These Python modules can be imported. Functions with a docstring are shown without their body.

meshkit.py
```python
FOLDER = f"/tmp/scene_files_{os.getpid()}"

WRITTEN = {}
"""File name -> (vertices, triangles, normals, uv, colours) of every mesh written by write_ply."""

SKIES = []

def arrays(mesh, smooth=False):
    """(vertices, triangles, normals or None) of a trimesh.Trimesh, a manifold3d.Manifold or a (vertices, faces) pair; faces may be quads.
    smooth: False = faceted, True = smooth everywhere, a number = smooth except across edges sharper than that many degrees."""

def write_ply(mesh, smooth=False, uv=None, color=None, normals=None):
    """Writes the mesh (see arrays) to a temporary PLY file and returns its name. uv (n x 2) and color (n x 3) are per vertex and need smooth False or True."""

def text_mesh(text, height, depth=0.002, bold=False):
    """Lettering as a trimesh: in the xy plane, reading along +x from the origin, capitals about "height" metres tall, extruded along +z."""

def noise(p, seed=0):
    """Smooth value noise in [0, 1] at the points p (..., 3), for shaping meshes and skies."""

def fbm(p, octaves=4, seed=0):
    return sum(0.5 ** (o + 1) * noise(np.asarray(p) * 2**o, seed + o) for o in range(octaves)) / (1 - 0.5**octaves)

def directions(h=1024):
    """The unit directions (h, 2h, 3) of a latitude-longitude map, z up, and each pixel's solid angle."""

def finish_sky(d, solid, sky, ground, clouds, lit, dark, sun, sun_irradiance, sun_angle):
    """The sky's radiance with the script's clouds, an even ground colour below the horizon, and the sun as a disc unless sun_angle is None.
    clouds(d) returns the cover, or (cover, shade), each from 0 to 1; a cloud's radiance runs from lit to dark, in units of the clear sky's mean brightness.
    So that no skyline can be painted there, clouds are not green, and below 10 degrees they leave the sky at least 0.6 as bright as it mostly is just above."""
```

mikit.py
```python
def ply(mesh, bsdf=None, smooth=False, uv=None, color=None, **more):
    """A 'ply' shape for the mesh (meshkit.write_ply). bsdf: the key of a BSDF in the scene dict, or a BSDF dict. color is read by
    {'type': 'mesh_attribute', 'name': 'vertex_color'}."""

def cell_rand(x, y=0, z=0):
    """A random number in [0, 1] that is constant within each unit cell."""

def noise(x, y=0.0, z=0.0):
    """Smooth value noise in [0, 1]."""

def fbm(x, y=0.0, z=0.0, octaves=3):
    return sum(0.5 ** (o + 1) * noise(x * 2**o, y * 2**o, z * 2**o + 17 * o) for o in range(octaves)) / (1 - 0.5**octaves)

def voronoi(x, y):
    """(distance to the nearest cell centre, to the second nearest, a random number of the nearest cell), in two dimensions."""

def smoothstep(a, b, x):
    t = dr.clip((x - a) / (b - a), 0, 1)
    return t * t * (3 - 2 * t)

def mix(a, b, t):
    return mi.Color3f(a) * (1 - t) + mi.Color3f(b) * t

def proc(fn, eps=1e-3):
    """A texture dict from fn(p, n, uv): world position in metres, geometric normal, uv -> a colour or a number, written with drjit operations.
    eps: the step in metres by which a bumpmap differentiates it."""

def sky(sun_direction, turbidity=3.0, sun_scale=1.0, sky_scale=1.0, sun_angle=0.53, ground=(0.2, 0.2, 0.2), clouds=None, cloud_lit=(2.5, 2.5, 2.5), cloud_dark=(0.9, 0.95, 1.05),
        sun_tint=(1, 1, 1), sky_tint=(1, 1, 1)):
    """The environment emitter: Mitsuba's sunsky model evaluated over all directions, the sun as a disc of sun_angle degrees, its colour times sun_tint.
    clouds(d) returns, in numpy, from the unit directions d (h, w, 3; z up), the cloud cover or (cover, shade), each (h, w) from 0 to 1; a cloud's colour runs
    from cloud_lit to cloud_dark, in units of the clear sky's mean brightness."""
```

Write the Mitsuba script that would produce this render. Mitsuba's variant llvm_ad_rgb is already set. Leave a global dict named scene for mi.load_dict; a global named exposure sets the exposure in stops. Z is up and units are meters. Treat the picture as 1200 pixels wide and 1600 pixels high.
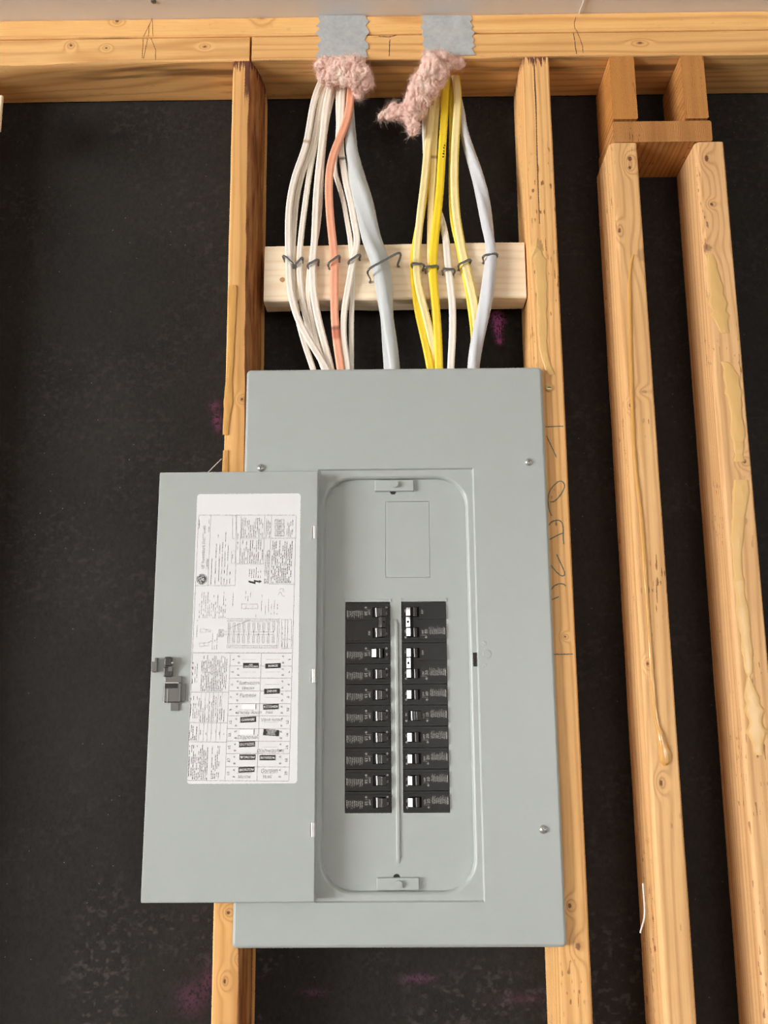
import math, random, functools
import numpy as np, trimesh, shapely, drjit as dr, mitsuba as mi, mikit, meshkit
import manifold3d as m3
from shapely.geometry import Polygon
from scipy.interpolate import CubicSpline

scene, labels = {}, {}
rng = np.random.default_rng(7)
random.seed(7)

# ------------------------------------------------------------------ camera, light, exposure
FOC, CAM = 1449.3, np.array([.1915, -1.1673, .275])
YAW, PIT, ROL = -.01, .2062, -.0062
F_ = np.array([math.sin(YAW)*math.cos(PIT), math.cos(YAW)*math.cos(PIT), math.sin(PIT)])
R0 = np.array([math.cos(YAW), -math.sin(YAW), 0]); U0 = np.cross(R0, F_)
R_ = math.cos(ROL)*R0 + math.sin(ROL)*U0
U_ = -math.sin(ROL)*R0 + math.cos(ROL)*U0
scene['camera'] = {'type': 'perspective', 'fov_axis': 'x', 'fov': math.degrees(2*math.atan(600/FOC)),
                   'near_clip': .02, 'far_clip': 100.,
                   'to_world': mi.ScalarTransform4f().look_at(origin=CAM.tolist(), target=(CAM+F_).tolist(), up=U_.tolist())}
exposure = -0.08
# overcast daylight through the open garage door behind the camera
scene['sky'] = mikit.sky([-.4, -.5, .75], turbidity=5, sun_scale=0., sky_scale=95., ground=(.42, .41, .39),
                         clouds=lambda d: np.ones(d.shape[:2]), cloud_lit=(1.0, 1.0, 1.0), cloud_dark=(1., 1., 1.), sun_angle=.53)
SKY_GAIN = 1.0
WX, WY0, WY1, WZ0, WZ1 = -5.4, -5.5, -2.1, -.80, 1.12
WINDOW = 30.0          # radiance of the daylit window in the left wall


def at(x, y, Y):
    """The point of the vertical plane y = Y (parallel to the wall) that the photograph shows at pixel x, y."""
    d = F_ + R_*(x-600)/FOC - U_*(y-800)/FOC
    return CAM + d*(Y-CAM[1])/d[1]


def X(x, y, Y): return float(at(x, y, Y)[0])
def Z(x, y, Y): return float(at(x, y, Y)[2])


# ------------------------------------------------------------------ helpers
def numbered(key):
    if key not in scene and key not in USED:
        USED.add(key); return key
    n = 1
    while f'{key}_{n:03d}' in USED or f'{key}_{n:03d}' in scene: n += 1
    USED.add(f'{key}_{n:03d}')
    return f'{key}_{n:03d}'


USED = set()


def thing(name, label, cat, group=None):
    k = numbered(name)
    labels[k] = {'label': label, 'category': cat}
    if group: labels[k]['group'] = group
    return k


def part(name, mesh, mat, parent, label=None, smooth=False, **kw):
    k = numbered(f'{parent}__{name}')
    scene[k] = mikit.ply(mesh, mat, smooth=smooth, **kw)
    if label: labels[k] = {'label': label}
    return k


def cat(meshes):
    return trimesh.util.concatenate([m for m in meshes if m is not None])


def box(x0, x1, y0, y1, z0, z1):
    return trimesh.creation.box(bounds=[[x0, y0, z0], [x1, y1, z1]])


def man(m):
    a = m.to_mesh()
    return trimesh.Trimesh(a.vert_properties[:, :3], a.tri_verts, process=False)


def rbox(x0, x1, y0, y1, z0, z1, r, seg=8):
    """A box with rounded edges."""
    s = m3.Manifold.sphere(r, seg)
    return man(m3.Manifold.batch_hull([s.translate((x, y, z)) for x in (x0+r, x1-r) for y in (y0+r, y1-r) for z in (z0+r, z1-r)]))


def hull(pts):
    return trimesh.convex.convex_hull(np.array(pts))


def cyl(p0, p1, r, sections=20):
    return trimesh.creation.cylinder(radius=r, segment=[p0, p1], sections=sections)


def rr(x0, x1, z0, z1, r, n=10):
    """A rounded rectangle in the xz plane, counter-clockwise seen from the camera, always 4*n points."""
    out = []
    for cx, cz, a0 in ((x1-r, z1-r, 0), (x0+r, z1-r, 90), (x0+r, z0+r, 180), (x1-r, z0+r, 270)):
        for a in np.radians(np.linspace(a0, a0+90, n)):
            out.append((cx+r*math.cos(a), cz+r*math.sin(a)))
    return np.array(out)


def loft(rings):
    """Rings: [(n x 2 contour in xz, y)], joined by quads."""
    v = np.vstack([np.c_[c[:, 0], np.full(len(c), y), c[:, 1]] for c, y in rings])
    n = len(rings[0][0]); f = []
    i = np.arange(n); j = (i+1) % n
    for k in range(len(rings)-1):
        a, b = k*n, (k+1)*n
        f += [np.c_[a+i, a+j, b+j], np.c_[a+i, b+j, b+i]]
    return trimesh.Trimesh(v, np.vstack(f), process=False)


def flat(outer, y, holes=()):
    """A flat sheet facing the camera at depth y."""
    v, f = trimesh.creation.triangulate_polygon(Polygon(outer, [h for h in holes]), engine='earcut')
    m = trimesh.Trimesh(np.c_[v[:, 0], np.full(len(v), y), v[:, 1]], f, process=False)
    if len(f) and m.face_normals[0][1] > 0: m.invert()
    return m


def merge(m):
    m = cat(m); m.merge_vertices(digits_vertex=7); return m


def colored(m, c):
    return m, np.tile(np.array(c, float), (len(m.vertices), 1))


def paint(list_):
    """Several coloured meshes as one mesh and its vertex colours."""
    return cat([m for m, _ in list_]), np.vstack([c for _, c in list_])


def lin(r, g, b):
    c = np.array([r, g, b])/255.
    return np.where(c <= .04045, c/12.92, ((c+.055)/1.055)**2.4)


def sweep(P, ra, rb=None, twist=0., n=14, ref=(0, -1, 0), groove=0., cap=True, seg=None):
    """A tube of elliptic section along the points P: ra along the wall, rb towards the camera; radii may vary."""
    P = np.asarray(P, float)
    t = np.gradient(P, axis=0); t /= np.linalg.norm(t, axis=1, keepdims=True)
    b = np.array(ref, float)[None]-t*(t@np.array(ref, float))[:, None]; b /= np.linalg.norm(b, axis=1, keepdims=True)
    a = np.cross(t, b)
    ra = np.broadcast_to(ra, (len(P),)); rb = ra if rb is None else np.broadcast_to(rb, (len(P),))
    tw = np.broadcast_to(twist, (len(P),))
    c, s = np.cos(tw)[:, None], np.sin(tw)[:, None]
    a, b = a*c+b*s, b*c-a*s
    th = np.arange(n)*2*np.pi/n
    ct = np.sign(np.cos(th))*np.abs(np.cos(th))**.75; st = np.sign(np.sin(th))*np.abs(np.sin(th))**.85
    rad = 1-groove*np.exp(-(np.cos(th)/.22)**2)
    v = P[:, None]+(ra[:, None]*ct)[..., None]*a[:, None]+(rb[:, None]*st*rad)[..., None]*b[:, None]
    m = len(P); f = []
    i = np.arange(n); j = (i+1) % n
    for k in range(m-1):
        q, w = k*n, (k+1)*n
        f += [np.c_[q+i, q+j, w+j], np.c_[q+i, w+j, w+i]]
    v = v.reshape(-1, 3)
    if cap:
        v = np.vstack([v, P[:1], P[-1:]]); e = len(v)
        f += [np.c_[j, i, np.full(n, e-2)], np.c_[(m-1)*n+i, (m-1)*n+j, np.full(n, e-1)]]
    mesh = trimesh.Trimesh(v, np.vstack(f), process=False)
    if mesh.volume < 0: mesh.invert()
    return mesh


def spline(pts, n=60):
    pts = np.asarray(pts, float)
    d = np.r_[0, np.cumsum(np.linalg.norm(np.diff(pts[:, :3], axis=0), axis=1))]
    return CubicSpline(d/d[-1], pts)(np.linspace(0, 1, n))


def strip(px, Y, w, lift=.0003):
    """A thin flat line along pixels px on the plane Y, w metres wide."""
    P = np.array([at(x, y, Y) for x, y in px]); P[:, 1] -= lift
    t = np.gradient(P, axis=0); t /= np.linalg.norm(t, axis=1, keepdims=True)
    s = np.cross(t, [0, 1, 0]); s /= np.linalg.norm(s, axis=1, keepdims=True)
    w = np.broadcast_to(w, (len(P),))[:, None]
    n = len(P)
    v = np.vstack([P+s*w/2, P-s*w/2]); i = np.arange(n-1)
    f = np.vstack([np.c_[i, i+1, n+i+1], np.c_[i, n+i+1, n+i]])
    m = trimesh.Trimesh(v, f, process=False)
    if m.face_normals[:, 1].mean() > 0: m.invert()
    return m


def bead(pts, Y, h, n=9, steps=6, wob=.12, sharp=1.):
    """A dried run of glue on the plane Y: pts are (px, py, half width in px)."""
    pts = np.array(pts, float)
    q = CubicSpline(np.arange(len(pts)), pts)(np.linspace(0, len(pts)-1, (len(pts)-1)*steps+1))
    q[:, 2] = np.maximum(np.interp(np.linspace(0, len(pts)-1, len(q)), np.arange(len(pts)), pts[:, 2]), .5)
    P = np.array([at(x, y, Y) for x, y, _ in q]); hw = q[:, 2]*.00082
    hw = hw*(1+wob*(meshkit.noise(np.c_[P[:, 2]*120, P[:, 0]*60, P[:, 0]*0], 3)-.5)*2)
    u = np.linspace(-1, 1, n); k = len(P)
    prof = np.where(np.abs(u) > .8, 0, 1.)*(1-.35*np.abs(u)**2) if sharp < 1 else np.sqrt(np.maximum(0, 1-u**2))
    hh = h*np.minimum(1, hw/hw.max()*1.6)
    x = P[:, :1]+hw[:, None]*u
    y = P[:, 1:2]-hh[:, None]*prof*(1+.25*(meshkit.noise(np.stack([x*200, P[:, 2:]*90+x*0, x*0], -1), 5)-.5))-.0001
    z = np.repeat(P[:, 2:], n, 1)
    v = np.stack([x, y, z], -1).reshape(-1, 3)
    a, b = np.meshgrid(np.arange(k-1), np.arange(n-1), indexing='ij'); a = (a*n+b).ravel()
    f = np.vstack([np.c_[a, a+1, a+n+1], np.c_[a, a+n+1, a+n]])
    m = trimesh.Trimesh(v, f, process=False)
    if m.face_normals[:, 1].mean() > 0: m.invert()
    return m


@functools.lru_cache(None)
def _glyphs(text, height, bold):
    m = meshkit.text_mesh(text, height, .00005, bold)
    v, f = np.array(m.vertices), np.array(m.faces)
    keep = m.face_normals[:, 2] > .5
    return v, f[keep]


def text(s, org, height, ang=0., bold=False, shear=0., anchor='l', y=None, stretch=1.):
    """Flat lettering on the plane through org that faces the camera; ang: degrees anticlockwise."""
    v, f = _glyphs(s, round(height, 6), bold)
    v = v.copy(); v[:, 0] = v[:, 0]*stretch + shear*v[:, 1]
    if anchor == 'c': v[:, 0] -= (v[:, 0].min()+v[:, 0].max())/2; v[:, 1] -= height/2
    c, sn = math.cos(math.radians(ang)), math.sin(math.radians(ang))
    x, z = v[:, 0]*c-v[:, 1]*sn, v[:, 0]*sn+v[:, 1]*c
    m = trimesh.Trimesh(np.c_[org[0]+x, np.full(len(x), org[1]), org[2]+z], f, process=False)
    m.remove_unreferenced_vertices()
    if len(f) and m.face_normals[:, 1].mean() > 0: m.invert()
    return m


def quad(p):
    m = trimesh.Trimesh(np.array(p), [[0, 1, 2], [0, 2, 3]], process=False)
    if m.face_normals[0][1] > 0: m.invert()
    return m


# ------------------------------------------------------------------ materials
def rgb(c): return {'type': 'rgb', 'value': [float(x) for x in c]}


def principled(c, rough, **kw):
    return {'type': 'twosided', 'b': {'type': 'principled', 'base_color': c if isinstance(c, dict) else rgb(c), 'roughness': rough, **kw}}


# boards: number -> (light wood, dark wood, rings per metre, waviness)
BOARDS = {}
TONE = []


def new_board(light, dark, freq, amp, streak=.5, speck=.3):
    TONE.append([*light, *dark, freq, amp, streak, speck]); return len(TONE)-1


KNOTS = []          # x, z, rx, rz on the front faces, strength


def knot(px, py, rx, rz, k=1.):
    p = at(px, py, 0); KNOTS.append((p[0], p[2], rx*.00083, rz*.00083, k))


def g(i, table): return dr.gather(mi.Float, table, i)


def wood_fn(p, n, uv):
    i = mi.UInt32(dr.clip(dr.floor(uv.x/10+1e-4), 0, len(TONE)-1)); fi = mi.Float(i)
    s, v = uv.x-10*fi, uv.y
    end = s > 5
    T = [g(i, t) for t in TABLES]
    light, dark = mi.Color3f(T[0], T[1], T[2]), mi.Color3f(T[3], T[4], T[5])
    warp = mikit.fbm(s*22+fi*3.7, v*1.7+fi*9, fi*5.3, 3)
    # knots bend the grain round them
    bend, core, halo = mi.Float(0), mi.Float(0), mi.Float(0)
    front = n.y < -.5
    for kx, kz, rx, rz, ks in KNOTS:
        dx, dz = (p.x-kx)/rx, (p.z-kz)/rz
        d = dr.sqrt(dx*dx+dz*dz)
        core = dr.maximum(core, ks*mikit.smoothstep(1.05, .55, d+.35*(mikit.noise(p.x*700, p.z*700)-.5)))
        halo = dr.maximum(halo, ks*dr.exp(-d*d*.16))
        bend += ks*dr.exp(-d*d*.10)
    core, halo, bend = dr.select(front, core, 0), dr.select(front, halo, 0), dr.select(front, bend, 0)
    w = s*T[6]+warp*T[7]+bend*2.2
    ring = .5+.5*dr.sin(6.2832*w); ring = ring*ring*ring
    # end grain: arcs round a pith
    px, pz = s-5-.02-.03*mikit.cell_rand(fi, 3), v-.01
    rad = dr.sqrt(px*px+pz*pz)
    ering = .5+.5*dr.sin(6.2832*(rad*420+2.5*mikit.fbm(s*60, v*60, fi)))
    ring = dr.select(end, ering*.8, ring)
    fibre = mikit.noise(s*1500, v*dr.select(end, 1500., 35.), fi)
    streak = mikit.fbm(s*130+warp*5, v*3.5, fi+.3, 3)
    blot = mikit.fbm(s*28+4, v*7+2, fi*2.1, 3)
    t = .58*ring+.28*fibre+T[8]*(streak-.35)+.5*(blot-.5)
    c = mikit.mix(light, dark, dr.clip(t, 0, 1))
    # fine dark checks and insect specks
    speck = mikit.smoothstep(.83, .90, mikit.noise(s*520+7, v*90+3*warp, fi+2))*mikit.smoothstep(.56, .70, mikit.fbm(s*30, v*9, fi+11, 2))
    c = mikit.mix(c, dark*mi.Color3f(.34, .22, .16), dr.clip(speck*T[9], 0, 1))
    c = mikit.mix(c, mi.Color3f(.36, .155, .06), halo*.45*(.5+.5*ring))
    c = mikit.mix(c, mi.Color3f(.10, .035, .015), core*.85)
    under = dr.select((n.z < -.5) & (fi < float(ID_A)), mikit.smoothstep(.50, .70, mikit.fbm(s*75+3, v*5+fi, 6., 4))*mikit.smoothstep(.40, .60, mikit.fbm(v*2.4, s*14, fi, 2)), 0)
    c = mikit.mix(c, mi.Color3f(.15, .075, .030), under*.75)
    # bark left on the rounded edge of the stud left of the panel
    isleft = dr.eq(fi, float(ID_LEFT)) if hasattr(dr, 'eq') else (fi == float(ID_LEFT))
    bark = dr.select(isleft, mikit.smoothstep(BARK0-.0015, BARK0+.0008, s+.0022*(mikit.noise(v*60, 3)-.5))*mikit.smoothstep(BARK1+.002, BARK1-.002, s+.014*(mikit.fbm(v*14, s*40)-.5)), 0)
    bark = dr.select(end, 0, bark)
    bn = mikit.fbm(s*160, v*26, 3.3, 3)
    c = mikit.mix(c, mikit.mix(mi.Color3f(.17, .052, .016), mi.Color3f(.40, .165, .050), dr.clip((bn-.3)*2.2, 0, 1)), bark*(.75+.25*mikit.smoothstep(.3, .5, mikit.fbm(s*70, v*12, 8.))))
    # dark red lumber-yard paint on the top ends of the two studs beside the panel
    top = p.z+.022*(mikit.noise(s*900, 2, fi)-.5)-(ZT)
    red = dr.select(isleft, mikit.smoothstep(-.012, -.005, top), 0)
    red = dr.maximum(red, dr.select(isleft & (s > BARK0-.009) & (s < BARK0+.001), mikit.smoothstep(-.062, -.04, top+.012*mikit.noise(v*90, s*500)), 0))
    isright = fi == float(ID_RIGHT)
    red = dr.maximum(red, dr.select(isright, mikit.smoothstep(-.010, -.003, top), 0))
    red = dr.select(end, 0, red)
    c = mikit.mix(c, mi.Color3f(.085, .012, .018), red*.9)
    return mi.Color3f(c)


def paper_fn(p, n, uv):
    f = mikit.fbm(p.x*9, p.z*9, 0., 4)
    fine = mikit.noise(p.x*900, p.z*500)
    c = mi.Color3f(.0115, .0104, .0096)*(.35+.75*f+.5*fine+.5*mikit.noise(p.x*260, p.z*200, 4.))
    # scuffed chalky streaks, thicker low on the wall
    low = mikit.smoothstep(.15, -.1, p.z)
    sc = mikit.smoothstep(.52, .78, mikit.fbm(p.x*150, p.z*190, 3., 4))*mikit.smoothstep(.38, .66, mikit.fbm(p.x*11+9, p.z*12, 5., 3))
    c = mikit.mix(c, mi.Color3f(.10, .085, .088), dr.clip(sc*(.11+.22*low), 0, .5))
    # crumbs and flecks
    a, b, r = mikit.voronoi(p.x*46+8, p.z*46)
    c = mikit.mix(c, mi.Color3f(.34, .32, .30), mikit.smoothstep(.035, .012, a)*dr.select(r > .90, .55, 0))
    # purple chalk
    for x, z, rx, rz, k in PURPLE:
        d = dr.square((p.x-x)/rx)+dr.square((p.z-z)/rz)
        m = dr.exp(-d)*mikit.smoothstep(.34, .56, mikit.fbm(p.x*620, p.z*420, 7., 3)+.08*dr.exp(-d))
        c = mikit.mix(c, mi.Color3f(.30, .065, .21), dr.clip(m*k*.75, 0, .9))
    return c


def drywall_fn(p, n, uv):
    f = mikit.fbm(p.x*6, p.y*6, p.z*6, 3)
    return mi.Color3f(.76, .73, .70)*(.95+.1*f)


def zinc_fn(p, n, uv):
    a, b, r = mikit.voronoi(p.x*260, p.z*260)
    f = mikit.fbm(p.x*80, p.z*80, 1., 3)
    k = .86+.10*r+.22*(f-.5)
    return mi.Color3f(.53, .565, .58)*k


def floor_fn(p, n, uv):
    f = mikit.fbm(p.x*3, p.y*3, 0., 4)
    return mi.Color3f(.17, .135, .105)*(.75+.5*f)


ZT = 1.1818                      # underside of the top plate
ZC = 1.2545                      # ceiling
DEPTH = .089                     # depth of the studs
ZF = ZC-2.44                     # floor
ID_LEFT = new_board((.82, .475, .185), (.62, .31, .095), 60, 2, .30, .10)
ID_RIGHT = new_board((.80, .48, .200), (.56, .285, .095), 95, 3, .60, .8)
ID_ONE = new_board((.76, .475, .215), (.53, .285, .110), 70, 4, .55, .8)
ID_TWO = new_board((.74, .46, .220), (.53, .285, .115), 90, 4, .55, .7)
ID_UPPER = new_board((.84, .52, .205), (.62, .31, .095), 60, 4, .50, .12)
ID_LOWL = new_board((.82, .51, .215), (.58, .30, .10), 50, 5, .50, .2)
ID_LOWR = new_board((.79, .475, .190), (.56, .28, .09), 60, 4, .60, .2)
ID_A = new_board((.56, .255, .065), (.33, .125, .03), 130, 4, .7, .4)
ID_B = new_board((.52, .24, .07), (.30, .115, .03), 130, 4, .9, .5)
ID_C = new_board((.52, .25, .08), (.29, .115, .032), 130, 4, .8, .8)
ID_PALE = new_board((.93, .81, .62), (.83, .66, .45), 80, 3, .35, .05)
ID_FAR = new_board((.80, .50, .20), (.56, .29, .09), 130, 4, .5)
TABLES = [mi.Float([float(r[k]) for r in TONE]) for k in range(10)]
BARK0, BARK1 = 0., 0.            # set with the left stud

PURPLE = []
for px, py, rx, ry, k in ((777, 492, 8, 8, 1.6), (778, 503, 9, 9, 1.8), (778, 515, 6, 12, 1.8), (781, 533, 5, 5, 1.5),
                          (335, 635, 9, 9, .3), (339, 655, 7, 9, .45), (340, 668, 6, 8, .3), (820, 1560, 40, 8, .1),
                          (490, 1551, 18, 5, .2), (655, 1529, 22, 6, .25), (300, 1560, 22, 22, .2), (325, 1530, 9, 20, .2)):
    q = at(px, py, DEPTH); PURPLE.append((q[0], q[2], rx*.0009, ry*.0009, k))
for a in ((183, 33, 4, 3), (409, 25, 7, 6, .8), (111, 71, 3, 3), (166, 75, 2.5, 2), (320, 73, 3, 2), (50, 110, 8, 3, .9), (1000, 67, 5, 2),
          (984, 248, 4, 5), (984, 262, 3, 4), (1104, 247, 4, 7), (1104, 387, 11, 8, .55), (1096, 440, 3, 6), (1112, 319, 3, 3),
          (968, 360, 2.5, 6), (1007, 612, 5, 3, .5), (1095, 590, 8, 14, .3), (1163, 721, 4, 4), (985, 633, 2, 3),
          (376, 1499, 3, 3), (357, 1426, 3, 3), (351, 1533, 2.5, 4), (890, 1415, 3, 4), (903, 1479, 4, 6, .8), (378, 624, 2.5, 2.5),
          (1003, 398, 10, 14, .4), (974, 889, 3, 5), (1012, 1037, 2, 3), (1033, 1223, 3, 5), (883, 995, 2, 2), (1128, 808, 2, 14, .6)):
    knot(*a)

M = {}


def mat(key, d): scene['mat_'+key] = d; M[key] = 'mat_'+key


mat('wood', principled(mikit.proc(wood_fn), .62, specular=.35))
mat('paper', principled(mikit.proc(paper_fn), .75, specular=.25))
mat('drywall', {'type': 'twosided', 'b': {'type': 'diffuse', 'reflectance': mikit.proc(drywall_fn)}})
mat('floor', {'type': 'twosided', 'b': {'type': 'diffuse', 'reflectance': mikit.proc(floor_fn)}})
mat('zinc', principled(mikit.proc(zinc_fn), .42, metallic=.25))
mat('gray', principled((.372, .413, .402), .36, specular=.45))
mat('color', principled({'type': 'mesh_attribute', 'name': 'vertex_color'}, .42, specular=.4))
mat('paperprint', principled({'type': 'mesh_attribute', 'name': 'vertex_color'}, .6, specular=.3))
mat('fluff', {'type': 'twosided', 'b': {'type': 'diffuse', 'reflectance': {'type': 'mesh_attribute', 'name': 'vertex_color'}}})
mat('black', principled((.0095, .0100, .0105), .30, specular=.42))
mat('handle', principled((.010, .010, .0105), .10, specular=.75))
mat('dark', principled((.008, .008, .008), .6))
mat('print', principled((.36, .36, .34), .6))
mat('silver', principled((.52, .53, .52), .30, metallic=.75))
mat('steel', principled((.16, .165, .17), .36, metallic=.7))
mat('latch', principled((.155, .16, .157), .25, metallic=.6))
mat('brass', principled((.62, .46, .22), .35, metallic=.5))
mat('glue', principled((.60, .32, .085), .16, specular=.6, clearcoat=.6))
mat('gluepale', principled((.70, .445, .17), .25, specular=.5))
mat('marker', principled((.105, .12, .085), .6))
mat('pencil', principled((.10, .05, .025), .8))
mat('knot', principled((.40, .25, .12), .7))
mat('whiteplastic', principled((.72, .70, .66), .4))
mat('frame', principled((.55, .55, .53), .5))


# ------------------------------------------------------------------ boards
def board(P0, P1, ax, cs, bid, nseg=26, wob=.0004, endgrain=True, corner=.0028):
    """A sawn board from P0 to P1. cs(t) -> list of 4 corners ((u, w), (cut_in, cut_out)) of its section in the two axes ax, in order
    round the section. Returns mesh, uv. u: along ax[0], w: along ax[1]."""
    P0, P1, A, B = (np.asarray(x, float) for x in (P0, P1, *ax))
    L = np.linalg.norm(P1-P0); V, UV, Fc = [], [], []
    rows = []
    for k, t in enumerate(np.linspace(0, 1, nseg+1)):
        cor = cs(t); n = len(cor); pts = []
        for i, (c, (ci, co)) in enumerate(cor):
            c = np.array(c); pr = np.array(cor[i-1][0]); nx = np.array(cor[(i+1) % n][0])
            d0 = (pr-c)/np.linalg.norm(pr-c); d1 = (nx-c)/np.linalg.norm(nx-c)
            for q in (0, .33, .67, 1):
                pts.append((1-q)**2*(c+d0*ci)+2*q*(1-q)*(c+(d0*ci+d1*co)*.28)+q*q*(c+d1*co))
        rows.append(np.array(pts))
    rows = np.array(rows)
    # perimeter lengths from the first row
    per = np.r_[0, np.cumsum(np.linalg.norm(np.diff(np.vstack([rows[0], rows[0][:1]]), axis=0), axis=1))]
    m = rows.shape[1]
    for k, t in enumerate(np.linspace(0, 1, nseg+1)):
        r = np.vstack([rows[k], rows[k][:1]])
        base = P0+(P1-P0)*t
        p = base+r[:, :1]*A+r[:, 1:]*B
        if wob:
            nn = meshkit.noise(np.c_[per*30+bid*7, np.full(m+1, t*L*25), np.full(m+1, bid*3.1)], bid)-.5
            nn[-1] = nn[0]
            ctr = base+rows[k].mean(0)[0]*A+rows[k].mean(0)[1]*B
            dd = p-ctr; p = p+dd/np.linalg.norm(dd, axis=1, keepdims=True)*nn[:, None]*2*wob
        V.append(p); UV.append(np.c_[bid*10+per, np.full(m+1, t*L)])
    w = m+1
    a, b = np.meshgrid(np.arange(nseg), np.arange(m), indexing='ij'); a = (a*w+b).ravel()
    Fc.append(np.vstack([np.c_[a, a+1, a+w+1], np.c_[a, a+w+1, a+w]]))
    V, UV = np.vstack(V), np.vstack(UV)
    for k, rev in ((0, True), (nseg, False)):
        r = rows[k]; base = V[k*w:k*w+m]; o = len(V)
        V = np.vstack([V, base, base.mean(0)[None]])
        q = np.vstack([r, r.mean(0)])
        UV = np.vstack([UV, np.c_[bid*10+5.3+q[:, 0]-r[:, 0].min(), q[:, 1]-r[:, 1].min()]])
        i = np.arange(m); j = (i+1) % m
        f = np.c_[o+i, o+j, np.full(m, o+m)]
        Fc.append(f[:, ::-1] if rev else f)
    mesh = trimesh.Trimesh(V, np.vstack(Fc), process=False)
    if mesh.volume < 0: mesh.invert()
    return mesh, UV


def rect_cs(u0, u1, w0, w1, c=.0028, cuts=None):
    cuts = cuts or {}
    P = [(u0, w0), (u1, w0), (u1, w1), (u0, w1)]
    return lambda t: [(P[i], cuts[i](t) if i in cuts else (c, c)) for i in range(4)]


def put_board(key, mesh_uv, lab=None, **kw):
    m, uv = mesh_uv
    return part('wood', m, M['wood'], key, smooth=True, uv=uv)


ex, ey, ez = np.eye(3)


# ------------------------------------------------------------------ the setting
def structure(key, mesh, m, **kw):
    USED.add(key); scene[key] = mikit.ply(mesh, m, **kw); labels[key] = {'label': key.replace('_', ' '), 'kind': 'structure'}


structure('wall_back', box(WX, 4.2, DEPTH, DEPTH+.012, ZF, ZC), M['paper'])
labels['wall_back']['label'] = 'black building paper over the sheathing behind the studs'
structure('ceiling', box(WX, 4.2, -7.6, DEPTH+.012, ZC, ZC+.013), M['drywall'])
labels['ceiling']['label'] = 'white drywall ceiling above the top plate'
structure('floor', box(WX, 4.2, -7.6, DEPTH+.012, ZF-.05, ZF), M['floor'])
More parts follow.
